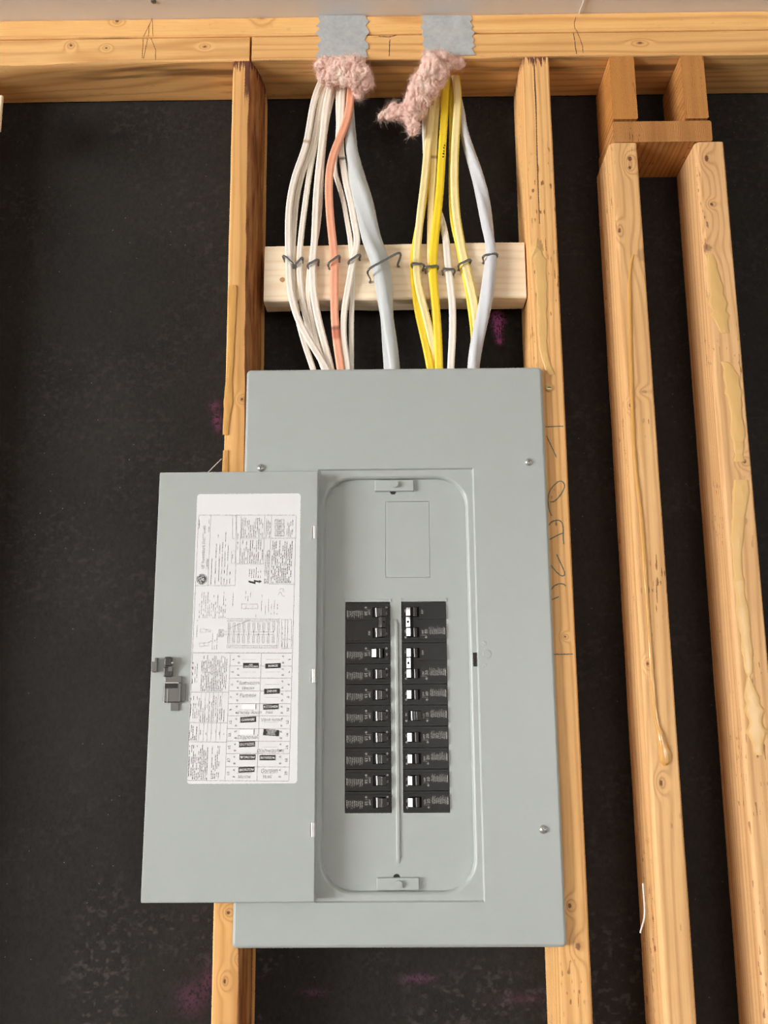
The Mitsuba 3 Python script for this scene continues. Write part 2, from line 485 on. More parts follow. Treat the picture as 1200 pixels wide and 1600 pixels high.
# left wall with a window towards the daylight
lw = trimesh.creation.extrude_polygon(Polygon([(-7.6, ZF), (DEPTH, ZF), (DEPTH, ZC), (-7.6, ZC)], [[(WY0, WZ0), (WY1, WZ0), (WY1, WZ1), (WY0, WZ1)]]), .09, engine='earcut')
lw.vertices = np.c_[WX-lw.vertices[:, 2], lw.vertices[:, 0], lw.vertices[:, 1]]; lw.invert()
structure('wall_left', lw, M['drywall'])
wf = [box(WX-.07, WX-.03, WY0, WY1, z, z+.035) for z in (WZ0, (WZ0+WZ1)/2-.017, WZ1-.035)]+[box(WX-.07, WX-.03, y, y+.035, WZ0, WZ1) for y in (WY0, WY1-.035)]
fw = trimesh.creation.extrude_polygon(Polygon([(WX, ZF), (4.3, ZF), (4.3, ZC), (WX, ZC)], [[(1.6, ZF+.02), (4.0, ZF+.02), (4.0, 1.0), (1.6, 1.0)]]), .12, engine='earcut')
fw.vertices = np.c_[fw.vertices[:, 0], -7.6+fw.vertices[:, 2], fw.vertices[:, 1]]; fw.invert()
structure('wall_front', fw, M['drywall'])
structure('wall_right', box(4.2, 4.3, -7.6, DEPTH+.012, ZF, ZC), M['drywall'])
structure('window_1', cat(wf), M['frame'])
pane = trimesh.Trimesh([[WX-.06, WY0, WZ0], [WX-.06, WY1, WZ0], [WX-.06, WY1, WZ1], [WX-.06, WY0, WZ1]], [[0, 1, 2], [0, 2, 3]], process=False)
if pane.face_normals[0][0] < 0: pane.invert()
k = part('pane', pane, M['frame'], 'window_1', emitter={'type': 'area', 'radiance': rgb((WINDOW*1.0, WINDOW*.985, WINDOW*.965))})

# ------------------------------------------------------------------ top plates
def tilt(mu, fn):
    m, uv = mu; m.vertices = fn(np.array(m.vertices)); return m, uv


UPG = 'boards of the doubled top plate'
k = thing('top_plate', 'long upper board of the top plate, touching the white ceiling', 'board', UPG)
zm = Z(500, 54.5, 0)                     # seam between the two plates
put_board(k, board((-1.2, 0, (zm+ZC)/2), (1.5, 0, (zm+ZC)/2), (ey, ez), rect_cs(0, DEPTH, -(ZC-zm)/2+.0004, (ZC-zm)/2-.0003), ID_UPPER, 40))
for px in ([(238, 29), (231, 44), (224, 58)], [(238, 31), (239, 57)], [(233, 38), (232, 57)]):
    part('pencil_mark', strip(px, 0, .0006), M['pencil'], k, smooth=False)
part('crack', strip([(900, 27), (897, 36), (898, 44), (902, 50)], 0, .0007), M['pencil'], k, 'thin dark crack')
KU = k
xj = X(391.5, 75, 0)
k = thing('top_plate', 'lower board of the top plate left of the dark butt joint', 'board', UPG)
wane = lambda t: (.0028+.005*min(1, max(0, (.90-t)/.2))*(.7+.4*math.sin(40*t)), .0028+.022*min(1, max(0, (.92-t)/.22))*(.85+.2*math.sin(31*t)))
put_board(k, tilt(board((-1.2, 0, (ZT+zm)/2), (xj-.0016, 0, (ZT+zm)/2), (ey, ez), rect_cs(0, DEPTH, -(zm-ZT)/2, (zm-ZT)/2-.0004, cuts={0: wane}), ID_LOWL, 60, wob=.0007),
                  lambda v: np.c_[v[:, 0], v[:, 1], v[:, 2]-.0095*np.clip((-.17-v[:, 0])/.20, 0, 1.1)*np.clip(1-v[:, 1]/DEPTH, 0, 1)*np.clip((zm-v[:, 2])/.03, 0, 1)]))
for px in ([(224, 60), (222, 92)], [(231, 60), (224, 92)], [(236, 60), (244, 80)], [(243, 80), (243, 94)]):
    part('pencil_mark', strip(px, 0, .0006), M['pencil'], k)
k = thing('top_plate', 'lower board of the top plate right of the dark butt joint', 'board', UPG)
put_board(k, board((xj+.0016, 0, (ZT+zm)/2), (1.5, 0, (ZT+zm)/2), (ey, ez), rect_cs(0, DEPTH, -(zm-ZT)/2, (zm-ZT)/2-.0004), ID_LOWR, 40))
part('crack', strip([(902, 51), (906, 60), (910, 72), (911, 83)], 0, .0007), M['pencil'], k, 'thin dark crack')
part('crack', strip([(896, 52), (898, 64), (899, 74), (901, 84)], 0, .0010), M['pencil'], k, 'ragged dark crack')
part('crack', strip([(592, 57), (608, 58), (620, 55)], 0, .0010), M['pencil'], k, 'dark hairline split')
part('pencil_mark', strip([(609, 62), (608, 88)], 0, .0010), M['pencil'], k)


# ------------------------------------------------------------------ studs
def stud(label, xl, xr, z0, z1, bid, lean=0., zref=0., cuts=None, group=None):
    k = thing('wall_stud', label, 'stud', 'wall studs')
    def sh(v): return np.c_[v[:, 0]+lean*(v[:, 2]-zref), v[:, 1], v[:, 2]]
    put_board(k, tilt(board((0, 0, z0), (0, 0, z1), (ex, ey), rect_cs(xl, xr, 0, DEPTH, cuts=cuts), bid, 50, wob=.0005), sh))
    return k


ZB = ZF+.038
# left stud: front face between x=-.0325 and -.006 near the top, then a wide bark-covered slope to the right
lx0, lx1 = -.0325, .0062
LLEAN = (-.0245-(-.0322))/(-1.08)
cut_l = {1: lambda t: (.004+.0108*min(1, max(0, (t-.35)/.6))+.0008*math.sin(17*t), .050+.006*math.sin(7*t))}
BARK0 = .0405-.004-.0012
BARK1 = BARK0+.060
stud_left = stud('bark-edged wooden stud behind the left edge of the open grey panel door', lx0, lx1, ZB, ZT-.0003, ID_LEFT, LLEAN, 1.08, cut_l)
part('glue_bead', bead([(364, 449, 7), (364, 456, 8), (363, 500, 6.5), (361, 560, 5.5), (358, 600, 6), (357.5, 625, 9), (355, 650, 6), (352.5, 680, 5)], -.0002, .0022, sharp=.5), M['glue'], stud_left, 'amber glue strip')
part('glue_bead', bead([(353, 704, 5), (352.5, 720, 5), (352, 745, 5)], -.0002, .0022, sharp=.5), M['glue'], stud_left, 'amber glue strip')
rx0, rx1 = .3795, .4195
cut_r = {0: lambda t: (.022+.004*math.sin(6*t), .0085-.003*t+.002*math.sin(11*t))}
stud_right = stud('cracked wooden stud along the right edge of the grey panel cover', rx0, rx1, ZB, ZT-.0003, ID_RIGHT, .0022, 1.0, cut_r)
part('glue_bead', bead([(838, 378, 3), (842, 398, 9), (845, 420, 11), (847, 470, 9), (848, 520, 8), (850, 550, 7), (857, 575, 7), (864, 586, 4)], -.0002, .0012, wob=.25), M['gluepale'], stud_right, 'thin amber glue smear')
part('split', strip([(834, 92), (835, 110), (836, 140), (837, 154), (838, 190), (839, 235), (841, 300), (843, 350)], 0, [.0014, .0016, .0018, .0018, .001, .0014, .001, .0008]), M['pencil'], stud_right, 'dark drying split')
part('splinter', hull(np.vstack([[at(829, 384, -.0002), at(839, 371, -.0002), at(849, 383, -.0002), at(845, 394, -.0002), at(830, 404, -.0002), at(838, 385, -.004)]])), M['gluepale'], stud_right, 'lifted wood splinter')
MK = [[(852, 667), (880, 666)], [(852, 676), (858, 690), (866, 707), (869, 714)], [(860, 784), (870, 780), (879, 768), (882, 758), (877, 752), (869, 755), (861, 764), (857, 774), (857, 790), (862, 806)],
      [(858, 821), (863, 815), (872, 813), (878, 817), (880, 826), (880, 835), (881, 850)], [(859, 843), (868, 838), (879, 833)], [(870, 866), (876, 880), (882, 895), (880, 900), (873, 897), (861, 883)],
      [(862, 921), (867, 915), (876, 912), (884, 916)], [(862, 937), (867, 935), (873, 932)], [(864, 1022.5), (895, 1022)]]
for px in MK:
    part('marker_line', strip([tuple(q) for q in CubicSpline(np.arange(len(px)), px)(np.linspace(0, len(px)-1, 6*len(px)))] if len(px) > 2 else px, 0, .0013), M['marker'], stud_right, 'dark green marker stroke')
scr = at(857, 607, 0)
k = thing('brass_screw', 'small brass screw head in the stud beside the upper right cover corner', 'screw')
part('head', cat([trimesh.creation.revolve(np.array([(0, -.0042), (.003, -.004), (.0045, -.0026), (.0048, -.0008), (.0048, 0)])).apply_transform(trimesh.transformations.rotation_matrix(-math.pi/2, [1, 0, 0])).apply_translation(scr)]), M['brass'], k, smooth=40)
part('slot', box(scr[0]-.0022, scr[0]+.0022, scr[1]-.0046, scr[1]-.0041, scr[2]-.0005, scr[2]+.0005), M['dark'], k)

# the two studs at the right, under the little sill block
zs = Z(1040, 222.5, 0)
xs1l, xs1r = .4985, .5365
xs2l, xs2r = .6155, .6555
s1 = stud('left one of the two right-hand studs standing under the short wooden sill block', xs1l, xs1r, ZB, zs, ID_ONE, .0006, .4, {0: lambda t: (.006, .006)})
part('glue_bead', bead([(990, 398, 2), (984, 440, 3), (985, 520, 3.2), (988, 640, 3.4), (994, 740, 3.4), (1001, 800, 3.6), (1007, 880, 4), (1012, 950, 3), (1018, 1040, 3.5), (1025, 1120, 4), (1031, 1142, 5), (1035, 1160, 6.5), (1039, 1178, 11), (1040, 1189, 10), (1039.5, 1196, 3)], -.0002, .0036), M['glue'], s1, 'long amber glue run ending in a drop')
s2 = stud('right one of the two right-hand studs standing under the short wooden sill block', xs2l, xs2r, ZB, zs, ID_TWO, .004, .5, {0: lambda t: (.006, .006)})
for b in ([(1107, 398, 3), (1112, 405, 6), (1118, 440, 10), (1123, 480, 14), (1130, 512, 12), (1135, 519, 5)], [(1130, 565, 4), (1143, 590, 13), (1150, 640, 12), (1154, 690, 11), (1155, 722, 7)],
          [(1158, 750, 9), (1158, 770, 13), (1155, 800, 10), (1152, 850, 8), (1154, 900, 8.5), (1160, 950, 8), (1166, 1000, 9), (1170, 1045, 9), (1170, 1057, 2.5), (1173, 1080, 8), (1179, 1110, 13), (1183, 1150, 13), (1186, 1180, 8)]):
    part('glue_bead', bead(b, -.0002, .0013, wob=.35), M['gluepale'], s2, 'crusty amber glue patch')

# short block pieces above them
za, zc0, zc1 = Z(978, 186, 0), Z(1035, 222, 0), Z(1035, 189, 0)


def block(name, label, x0, x1, z0, z1, bid, wx=0.):
    k = thing(name, label, 'wood block', 'short blocks under the top plate' if 'cripple' in name else None)
    put_board(k, board(((x0+x1)/2, 0, (z0+z1)/2), ((x0+x1)/2, DEPTH, (z0+z1)/2), (ex, ez), rect_cs(-(x1-x0)/2, (x1-x0)/2, -(z1-z0)/2, (z1-z0)/2, .0022), bid, 10, wob=.0006))
    return k


block('cripple_block', 'left of two short end-grain blocks between the top plate and the sill block', .5055, .5405, za, ZT-.0004, ID_A)
block('cripple_block', 'right of two short end-grain blocks between the top plate and the sill block', .6065, .6395, za, ZT-.0004, ID_B)
block('sill_block', 'flat end-grain sill block lying on the two right-hand studs', .504, .6425, zc0+.0004, zc1-.0002, ID_C)

# the stud whose edge just shows at the left border
k = thing('wood_scrap', 'short pale wood scrap at the far left border just below the top plate', 'wood block')
e0, e1 = at(5.5, 150, -.004), at(0, 204, -.004)
put_board(k, board((e0[0]-.025, 0, e1[2]), (e0[0]-.025, 0, e0[2]), (ex, ey), rect_cs(-.025, .025, -.006, -.0003, .002), ID_PALE, 6))
stud('wooden stud at the far left border, behind the pale wood scrap', -.4615, -.4235, ZB, ZT-.0003, ID_FAR, -.002, 1.0)

# ------------------------------------------------------------------ pale crosspiece
YB = .021
cz0, cz1 = Z(616, 468, YB), Z(616, 380, YB)
k = thing('crosspiece', 'pale new wooden board nailed across between the studs behind the stapled cables', 'board')
cs_p = rect_cs(YB, YB+.038, -(cz1-cz0)/2, (cz1-cz0)/2, .003)
put_board(k, tilt(board((.0155, 0, (cz0+cz1)/2), (.3772, 0, (cz0+cz1)/2), (ey, ez), cs_p, ID_PALE, 30, wob=.0008),
                  lambda v: np.c_[v[:, 0], v[:, 1], v[:, 2]+.004*(v[:, 0]-.19)]))
q = at(441, 437, YB-.0004)
part('knot', colored(trimesh.creation.cylinder(radius=.0035, height=.0008, sections=16, transform=trimesh.transformations.rotation_matrix(math.pi/2, [1, 0, 0])).apply_translation(q), (.3, .18, .09))[0], M['knot'], k, 'small round knot')

# ------------------------------------------------------------------ nail plates
def nail_plate(label, left, right, top, bottom):
    k = thing('nail_plate', label, 'nail plate', 'nail plates on the top plate')
    out = [(x, y) for x, y in left]+[(x, y) for x, y in right[::-1]]
    P = np.array([at(x, y, -.0012) for x, y in out])
    pg = Polygon(P[:, [0, 2]])
    m = trimesh.creation.extrude_polygon(pg, .0014, engine='earcut')
    v = np.array(m.vertices); m = trimesh.Trimesh(np.c_[v[:, 0], -.0016+v[:, 2], v[:, 1]], m.faces, process=False)
    if m.volume < 0: m.invert()
    part('plate', m, M['zinc'], k)
    # teeth folded back into the wood along both jagged edges
    return k


nail_plate('left galvanised nail plate with jagged sides above the white and orange cables',
           [(497.5, 24), (498, 30), (501, 33), (494, 41), (501, 44), (493, 52), (500, 58), (501, 65), (495, 70), (500, 77), (496, 84), (492.5, 90)],
           [(571, 24), (572, 29), (577, 33), (571, 40), (575, 46), (577, 51), (573, 55), (569, 63), (575, 68), (576, 76), (571, 78), (575, 90)], 24, 90)
nail_plate('right galvanised nail plate with jagged sides above the yellow cables',
           [(660, 24), (659, 32), (662, 36), (657, 42), (661, 48), (659, 54), (663, 60), (660, 68), (664, 76), (662, 82), (658, 88)],
           [(735, 24), (738, 30), (734, 34), (739, 41), (736, 46), (742, 51), (737, 57), (741, 62), (738, 67), (743, 72), (737, 76), (743, 86)], 24, 88)

# ------------------------------------------------------------------ cables
WHITE, ORANGE, YELLOW, PALE, GREY, GREY2 = (.87, .81, .715), (.86, .40, .255), (.90, .66, .03), (.90, .755, .36), (.52, .555, .560), (.61, .63, .665)
MPP = .00084


def cable(name, label, pts, wpx, col, group=None, ratio=.62, twist=None, groove=.26, marks=(), col2=None, n=110, wscale=None):
    """pts: (px, py, depth). wpx: width in pixels."""
    P = spline([at(x, y, Y-.029*np.interp(y, (110, 300, 380, 440, 520, 592), (0, .8, 1, 1, .8, .6))) for x, y, Y in pts], n)
    t = np.linspace(0, 1, n)
    ra = np.interp(t, np.linspace(0, 1, len(wpx)), wpx)*MPP/2 if not np.isscalar(wpx) else np.full(n, wpx*MPP/2)
    tw = np.zeros(n) if twist is None else np.interp(t, np.linspace(0, 1, len(twist)), twist)
    m = sweep(P, ra, ra*ratio, tw, 24, groove=groove)
    c = np.tile(np.array(col), (len(m.vertices), 1))
    tt = np.r_[np.repeat(t, 24), 0, 1]; th = np.r_[np.tile(np.arange(24)*15., n), 0, 0]
    nz = meshkit.fbm(np.c_[m.vertices*[60, 60, 25]], 3, 4)
    c = c*(.95+.08*nz)[:, None]
    if col2 is not None:
        sel = (np.cos(np.radians(th)) < -.5); c[sel] = col2
    for t0, w, cc in marks:
        sel = np.abs(tt-t0) < w; c[sel] = cc
    k = thing(name, label, 'cable', {'white_cable': 'white cables entering the panel', 'yellow_cable': 'bright yellow cables', 'pale_yellow_cable': 'pale yellow cables', 'grey_cable': 'thick grey cables'}.get(name))
    part('sheath', m, M['color'], k, smooth=True, color=np.clip(c, 0, 1))
    return k, P, ra


D0 = .045
DARK = (.10, .07, .05)
cable('white_cable', 'outermost white cable on the left, stapled at the left end of the pale board', [(508, 118, D0), (493, 150, D0), (476, 233, .043), (464, 267, .042), (454, 308, .042), (450.5, 380, .043), (451, 404, .0435), (454, 454, .042), (465, 496, .040), (484, 533, .041), (508, 573, .045), (517, 592, .047)], 11.5, WHITE, marks=((.245, .004, (.45, .36, .2)),))
cable('white_cable', 'white cable tucked behind the outermost white cable on the left', [(515, 120, D0+.004), (503, 150, D0+.004), (486, 233, .051), (474, 267, .050), (464, 308, .0495), (459, 360, .0475), (456.5, 404, .0475), (458, 454, .049), (464, 490, .050), (474, 530, .052), (488, 573, .055), (494, 592, .055)], 10, WHITE)
cable('white_cable', 'second stapled white cable from the left', [(519, 120, D0+.008), (500, 192, .052), (491, 233, .053), (483, 275, .050), (476, 325, .047), (469.5, 380, .0455), (468, 425, .0455), (472, 467, .048), (478, 496, .050), (489, 533, .053), (505, 573, .056), (511, 592, .056)], 10, WHITE)
cable('white_cable', 'third stapled white cable from the left, beside the salmon cable', [(522, 120, D0-.003), (513, 150, D0-.002), (506, 200, .043), (500, 250, .042), (494.5, 308, .042), (491, 380, .043), (489, 408, .043), (489, 437, .043), (493.5, 479, .044), (503, 521, .046), (516, 573, .050), (520, 592, .051)], 12, WHITE)
cable('white_cable', 'thin white cable running left behind the third stapled white cable', [(530, 124, D0+.006), (517, 160, D0+.006), (509, 200, .053), (501, 300, .052), (492, 380, .0475), (486, 408, .0475), (482.5, 437, .0475), (482, 467, .050), (488, 500, .052), (499, 545, .054), (507, 573, .056), (511, 592, .057)], 9, WHITE)
cable('salmon_cable', 'salmon orange cable curving down among the white cables', [(551, 122, .040), (548.5, 140, .039), (543, 183, .036), (530.5, 217, .033), (520.5, 243, .033), (514.5, 275, .034), (514, 308, .037), (519, 370, .0425), (522, 400, .043), (522.5, 467, .042), (524.5, 517, .044), (532, 573, .048), (535, 592, .050)], 13.5, ORANGE, marks=((.225, .003, DARK), (.855, .003, (.25, .10, .06)), (.87, .012, (.6, .2, .12))), ratio=.6)
cable('white_cable', 'white cable that appears below the crossing salmon cable, left of its twin', [(533, 122, D0+.002), (528.5, 150, D0+.002), (529, 192, .045), (526, 232, .046), (523, 262, .048), (533, 300, .049), (542, 342, .049), (548, 380, .0475), (550, 404, .0475), (551, 437, .0475), (549.5, 483, .049), (549, 530, .052), (549, 573, .055), (549, 592, .055)], 9, WHITE)
cable('white_cable', 'white cable stapled between the salmon cable and the thick grey cable', [(537, 122, D0-.003), (535, 150, D0-.003), (533, 195, .041), (533, 233, .041), (536, 257, .042), (541, 287, .042), (548, 317, .042), (554, 350, .042), (557.5, 380, .043), (553, 402, .043), (546.5, 437, .042), (538.5, 483, .044), (537.5, 533, .047), (543, 573, .050), (544, 592, .051)], 11, WHITE, marks=((.30, .003, DARK),))
cable('grey_cable', 'thick twisted grey cable right of the salmon cable, held by a long staple', [(545, 124, .050), (545.5, 150, .050), (547, 200, .048), (551, 245, .044), (559, 285, .041), (569, 320, .039), (583, 380, .0355), (592, 405, .035), (599, 442, .034), (605, 500, .036), (612, 573, .042), (613, 592, .043)],
      [14, 16, 20, 27, 31, 32, 32, 31, 30, 28, 28, 27], GREY, ratio=.82, twist=[0, .4, 1.0, 1.5, 2.1, 2.6, 3.1, 3.6, 4.0, 4.6, 5.1, 5.6], groove=.16)
cable('pale_yellow_cable', 'pale yellow cable at the left of the yellow bundle, curving over a bright yellow one', [(680, 122, .043), (675, 167, .042), (672, 200, .041), (668, 233, .041), (664, 275, .041), (659, 317, .041), (653, 375, .042), (651, 410, .043), (653.5, 442, .041), (663, 483, .042), (672, 520, .046), (680, 573, .054), (682, 592, .056)], 13, PALE)
cable('yellow_cable', 'bright yellow cable emerging at lower left from behind the pale yellow one', [(684, 122, .052), (676, 180, .053), (668, 260, .052), (659, 330, .050), (650, 380, .0475), (646.5, 410, .0475), (647.5, 437, .0475), (653, 483, .047), (664, 533, .048), (672, 573, .050), (675, 592, .051)], 13, YELLOW)
cable('pale_yellow_cable', 'pale yellow cable pressed against the left of the lettered bright yellow cable', [(686, 122, .050), (683, 167, .049), (679, 217, .048), (677, 267, .048), (674, 317, .048), (672.5, 380, .0475), (673, 410, .0475), (676, 450, .048), (680, 500, .051), (684, 573, .057), (685, 592, .057)], 12, PALE, marks=((.30, .003, (.35, .27, .12)),))
cable('yellow_cable', 'bright yellow cable with small black lettering in the middle of the yellow bundle', [(698, 122, .042), (695.5, 150, .042), (694, 183, .042), (691, 233, .041), (687, 300, .041), (682, 350, .041), (679, 380, .0425), (677, 420, .043), (680, 467, .042), (684, 521, .044), (686, 573, .048), (686.5, 592, .050)], 13.5, YELLOW, groove=.2)
lt = [(698, 224, .9, 6), (694.5, 227, 1, 2), (693.6, 231, 1, 2.6), (693.5, 236, 1, 2), (693, 240, 1.1, 2.6), (692.5, 245, 1.1, 2.2)]
lk = [k for k in labels if k.startswith('yellow_cable')][-1]
part('lettering', cat([quad([at(x-w, y-h/2, .0125), at(x+w, y-h/2, .0125), at(x+w, y+h/2, .0125), at(x-w, y+h/2, .0125)]) for x, y, w, h in lt[1:]]), M['dark'], lk, 'small black lettering')
cable('white_cable', 'white cable crossing behind the yellow cables to its own staple', [(677, 128, .056), (667, 160, .057), (665, 208, .058), (668, 260, .058), (680, 315, .056), (690, 345, .053), (697, 378, .046), (701, 421, .0435), (706, 467, .043), (707, 521, .046), (704.5, 573, .050), (704, 592, .051)], 12, WHITE)
cable('pale_yellow_cable', 'pale yellow cable on the right of the yellow bundle, running down behind the grey cable', [(711, 117, .041), (715, 150, .040), (713, 200, .040), (710.5, 250, .040), (710.5, 300, .040), (715, 350, .041), (720, 378, .042), (726, 408, .043), (734, 442, .042), (741, 475, .045), (745, 510, .051), (743, 573, .058), (742, 592, .058)], 14, PALE, col2=(.80, .62, .06))
cable('yellow_cable', 'bright yellow cable showing only as an edge left of the right pale yellow cable', [(704, 122, .052), (705, 160, .052), (706, 200, .051), (706, 260, .050), (706, 310, .049), (710, 355, .048), (717, 385, .0475), (722, 410, .0475), (729, 442, .0475), (736, 485, .050), (740, 520, .053), (741, 573, .064), (741, 592, .066)], 11, (.82, .66, .06))
cable('grey_cable', 'twisted light grey cable on the far right of the bundle', [(709, 126, .052), (714, 150, .052), (720, 175, .051), (728, 217, .049), (738, 250, .047), (748, 283, .044), (757, 325, .042), (764, 370, .0395), (767, 392, .039), (765, 425, .038), (761, 458, .036), (753, 500, .036), (744, 542, .039), (740, 573, .043), (739, 592, .044)],
      [14, 15, 16, 18, 20, 22, 22, 21, 22, 22, 21, 21, 21], GREY2, ratio=.82, twist=[0, .8, 1.6, 2.3, 3.0, 3.8, 4.6, 5.3, 6.0, 6.8, 7.4], groove=.14)


# ------------------------------------------------------------------ staples
def staple(label, p0, p1, top, leg=6):
    """A wire staple: crown from pixel p0 to p1 at depth top, legs back into the board and down a little."""
    k = thing('cable_staple', label, 'staple', 'cable staples on the pale board')
    top -= .029; a, b = at(*p0, top), at(*p1, top)
    dn = np.array([0, 0, -.0022])
    al, bl = a.copy(), b.copy(); al[1] = YB-.0006; bl[1] = YB-.0006
    pts = [al+dn, (a*.5+al*.5)+dn*.9, a+(b-a)*.03+dn*.25, a+(b-a)*.12, a+(b-a)*.5, a+(b-a)*.88, a+(b-a)*.97+dn*.25, (b*.5+bl*.5)+dn*.9, bl+dn]
    part('wire', sweep(spline(pts, 40), .0016, .0011, n=8), M['steel'], k, smooth=True)
    return k


for lab, p0, p1, top in (('over the outermost left white cables', (443, 399), (458, 412), .0365), ('over the second stapled white cable from the left', (462, 413), (472, 402), .0385),
                         ('over the third stapled white cable from the left', (481, 413), (497, 405), .0365), ('over the salmon orange cable', (513, 411), (530, 399), .0355),
                         ('over the pair of white cables right of the salmon cable', (545, 408), (562, 397), .0365), ('over the thick grey cable', (576, 420), (624, 394), .0125),
                         ('over the leftmost pale yellow cable', (644, 411), (662, 413), .0355), ('over the lettered bright yellow cable', (665, 417), (684, 415), .0355),
                         ('over the lower white cable among the yellow ones', (692, 420), (710, 421), .0365), ('over the right pale yellow cable', (717, 413), (735, 405), .0355),
                         ('over the light grey cable on the far right', (756, 399), (776, 396), .0300)):
    staple(('long bent ' if 'thick' in lab else '')+'dark wire staple '+lab, p0, p1, top)


# ------------------------------------------------------------------ insulation
def wad(label, blobs, nf, seed):
    """A torn wad of glass wool: a soft lumpy body combed with folds, and a fringe of fine fibres."""
    r = np.random.default_rng(seed)
    sph = [m3.Manifold.sphere(rad*MPP*1.12, 20).translate(tuple(at(x, y, Y))) for x, y, rad, Y in blobs]
    m = man(m3.Manifold.batch_boolean(sph, m3.OpType.Add).refine_to_length(.0016))
    trimesh.smoothing.filter_taubin(m, iterations=25)
    v, nrm = np.array(m.vertices), np.array(m.vertex_normals)
    w = v+.012*np.stack([meshkit.fbm(v*60+o, 2, seed+o) for o in (1, 2, 3)], -1)
    d = .0075*(meshkit.fbm(w*[90, 90, 70], 3, seed)-.5)-.0040*np.maximum(0, 1-np.abs(meshkit.noise(w*[130, 130, 60], seed+3)-.5)*9)
    d += .0022*(meshkit.noise(w*[600, 600, 240], seed+4)-.5)
    m.vertices = v+nrm*d[:, None]
    base = np.array([.83, .60, .53])
    cv = base*(.84+.34*meshkit.fbm(w*[200, 200, 90], 3, seed+9))[:, None]
    cv = cv+(np.array([.80, .70, .60])-cv)*np.clip((meshkit.fbm(v*60, 2, seed+5)-.42)*2.4, 0, .8)[:, None]
    meshes = [(m, np.clip(cv, 0, .92))]
    pts, fi = trimesh.sample.sample_surface(m, nf, seed=seed)
    nn = m.face_normals[fi]
    comb = np.stack([meshkit.noise(pts*70+o, seed+20+o) for o in (0, 5, 9)], -1)-.5
    V, C, Fs = [], [], []
    for p, q, cb in zip(pts, nn, comb):
        L = r.uniform(.005, .016); t = cb*2+r.normal(size=3)*.45; t -= t@q*q; t /= np.linalg.norm(t)+1e-9
        d = t*r.uniform(.7, 1)+q*r.uniform(-.05, .26); b = np.cross(d, q+.3*r.normal(size=3)); b /= np.linalg.norm(b)+1e-9
        wd = r.uniform(.00006, .00017)
        o = len(V)
        for k in (0, .33, .67, 1):
            c = p+d*L*k-q*L*.30*k*k
            V += [c+b*wd*(1-.7*k), c-b*wd*(1-.7*k)]
        C += [base*r.uniform(.88, 1.12)+np.array([.04, .07, .07])*r.uniform(0, 1.2)]*8
        for k in range(3): Fs += [[o+2*k, o+2*k+1, o+2*k+3], [o+2*k, o+2*k+3, o+2*k+2]]
    meshes.append((trimesh.Trimesh(np.array(V), np.array(Fs), process=False), np.clip(np.array(C), 0, .95)))
    mm, cc = paint(meshes)
    k = numbered('insulation_tuft'); scene[k] = mikit.ply(mm, M['fluff'], smooth=True, color=cc)
    labels[k] = {'label': label, 'category': 'insulation', 'group': 'pink insulation tufts round the cables'}


wad('compact tuft of pink insulation round the white and orange cables', [(506, 103, 14, .004), (510, 118, 15, .014), (517, 128, 10, .024), (524, 106, 17, .004), (540, 104, 16, .002), (556, 105, 16, .002), (564, 116, 17, .006), (567, 132, 15, .014), (556, 124, 17, .008), (540, 117, 17, .006), (562, 142, 11, .022), (521, 116, 13, .008), (530, 120, 12, .008), (573, 124, 10, .012)], 7000, 11)
wad('ragged pink insulation tuft hanging down left of the yellow cables', [(676, 100, 19, -.002), (690, 95, 14, -.002), (702, 98, 13, .002), (713, 101, 10, .006), (686, 110, 18, .004), (670, 118, 19, .004), (660, 130, 17, .006), (684, 124, 15, .008), (654, 141, 17, .008), (669, 142, 15, .008), (648, 153, 15, .010), (661, 156, 13, .012), (643, 166, 14, .014), (634, 173, 12, .016), (624, 177, 11, .016), (612, 177, 10.5, .016), (602, 180, 8, .016), (595, 182, 4.5, .016), (642, 180, 14, .014), (644, 194, 11, .014), (645, 206, 7, .014), (654, 174, 11, .016), (661, 166, 8, .018), (657, 183, 5.5, .018), (682, 80, 2.5, -.001), (680, 86, 5, -.001), (720, 100, 5.5, .008), (616, 168, 8, .016)], 11000, 12)

# ------------------------------------------------------------------ electrical panel
PW, PH = .3888, .710
YC, YR, YD = -.012, -.0093, .000    # cover front, door seat, dead front
panel = thing('electrical_panel', 'grey electrical panel with its door open on black circuit breakers', 'electrical panel')
ez0, ez1 = .014, PH-.020
part('enclosure', cat([box(.018, .0195, .0005, .086, ez0, ez1), box(.3625, .364, .0005, .086, ez0, ez1), box(.018, .364, .0005, .086, ez0, ez0+.0015),
                       box(.018, .364, .0005, .086, ez1-.0015, ez1), box(.018, .364, .0845, .086, ez0, ez1)]), M['gray'], panel)


def P2(x, y, Y): q = at(x, y, Y); return q[0], q[2]


def off(x0, x1, z0, z1, r, d): return rr(x0-d, x1+d, z0-d, z1+d, max(r+d, .0004))


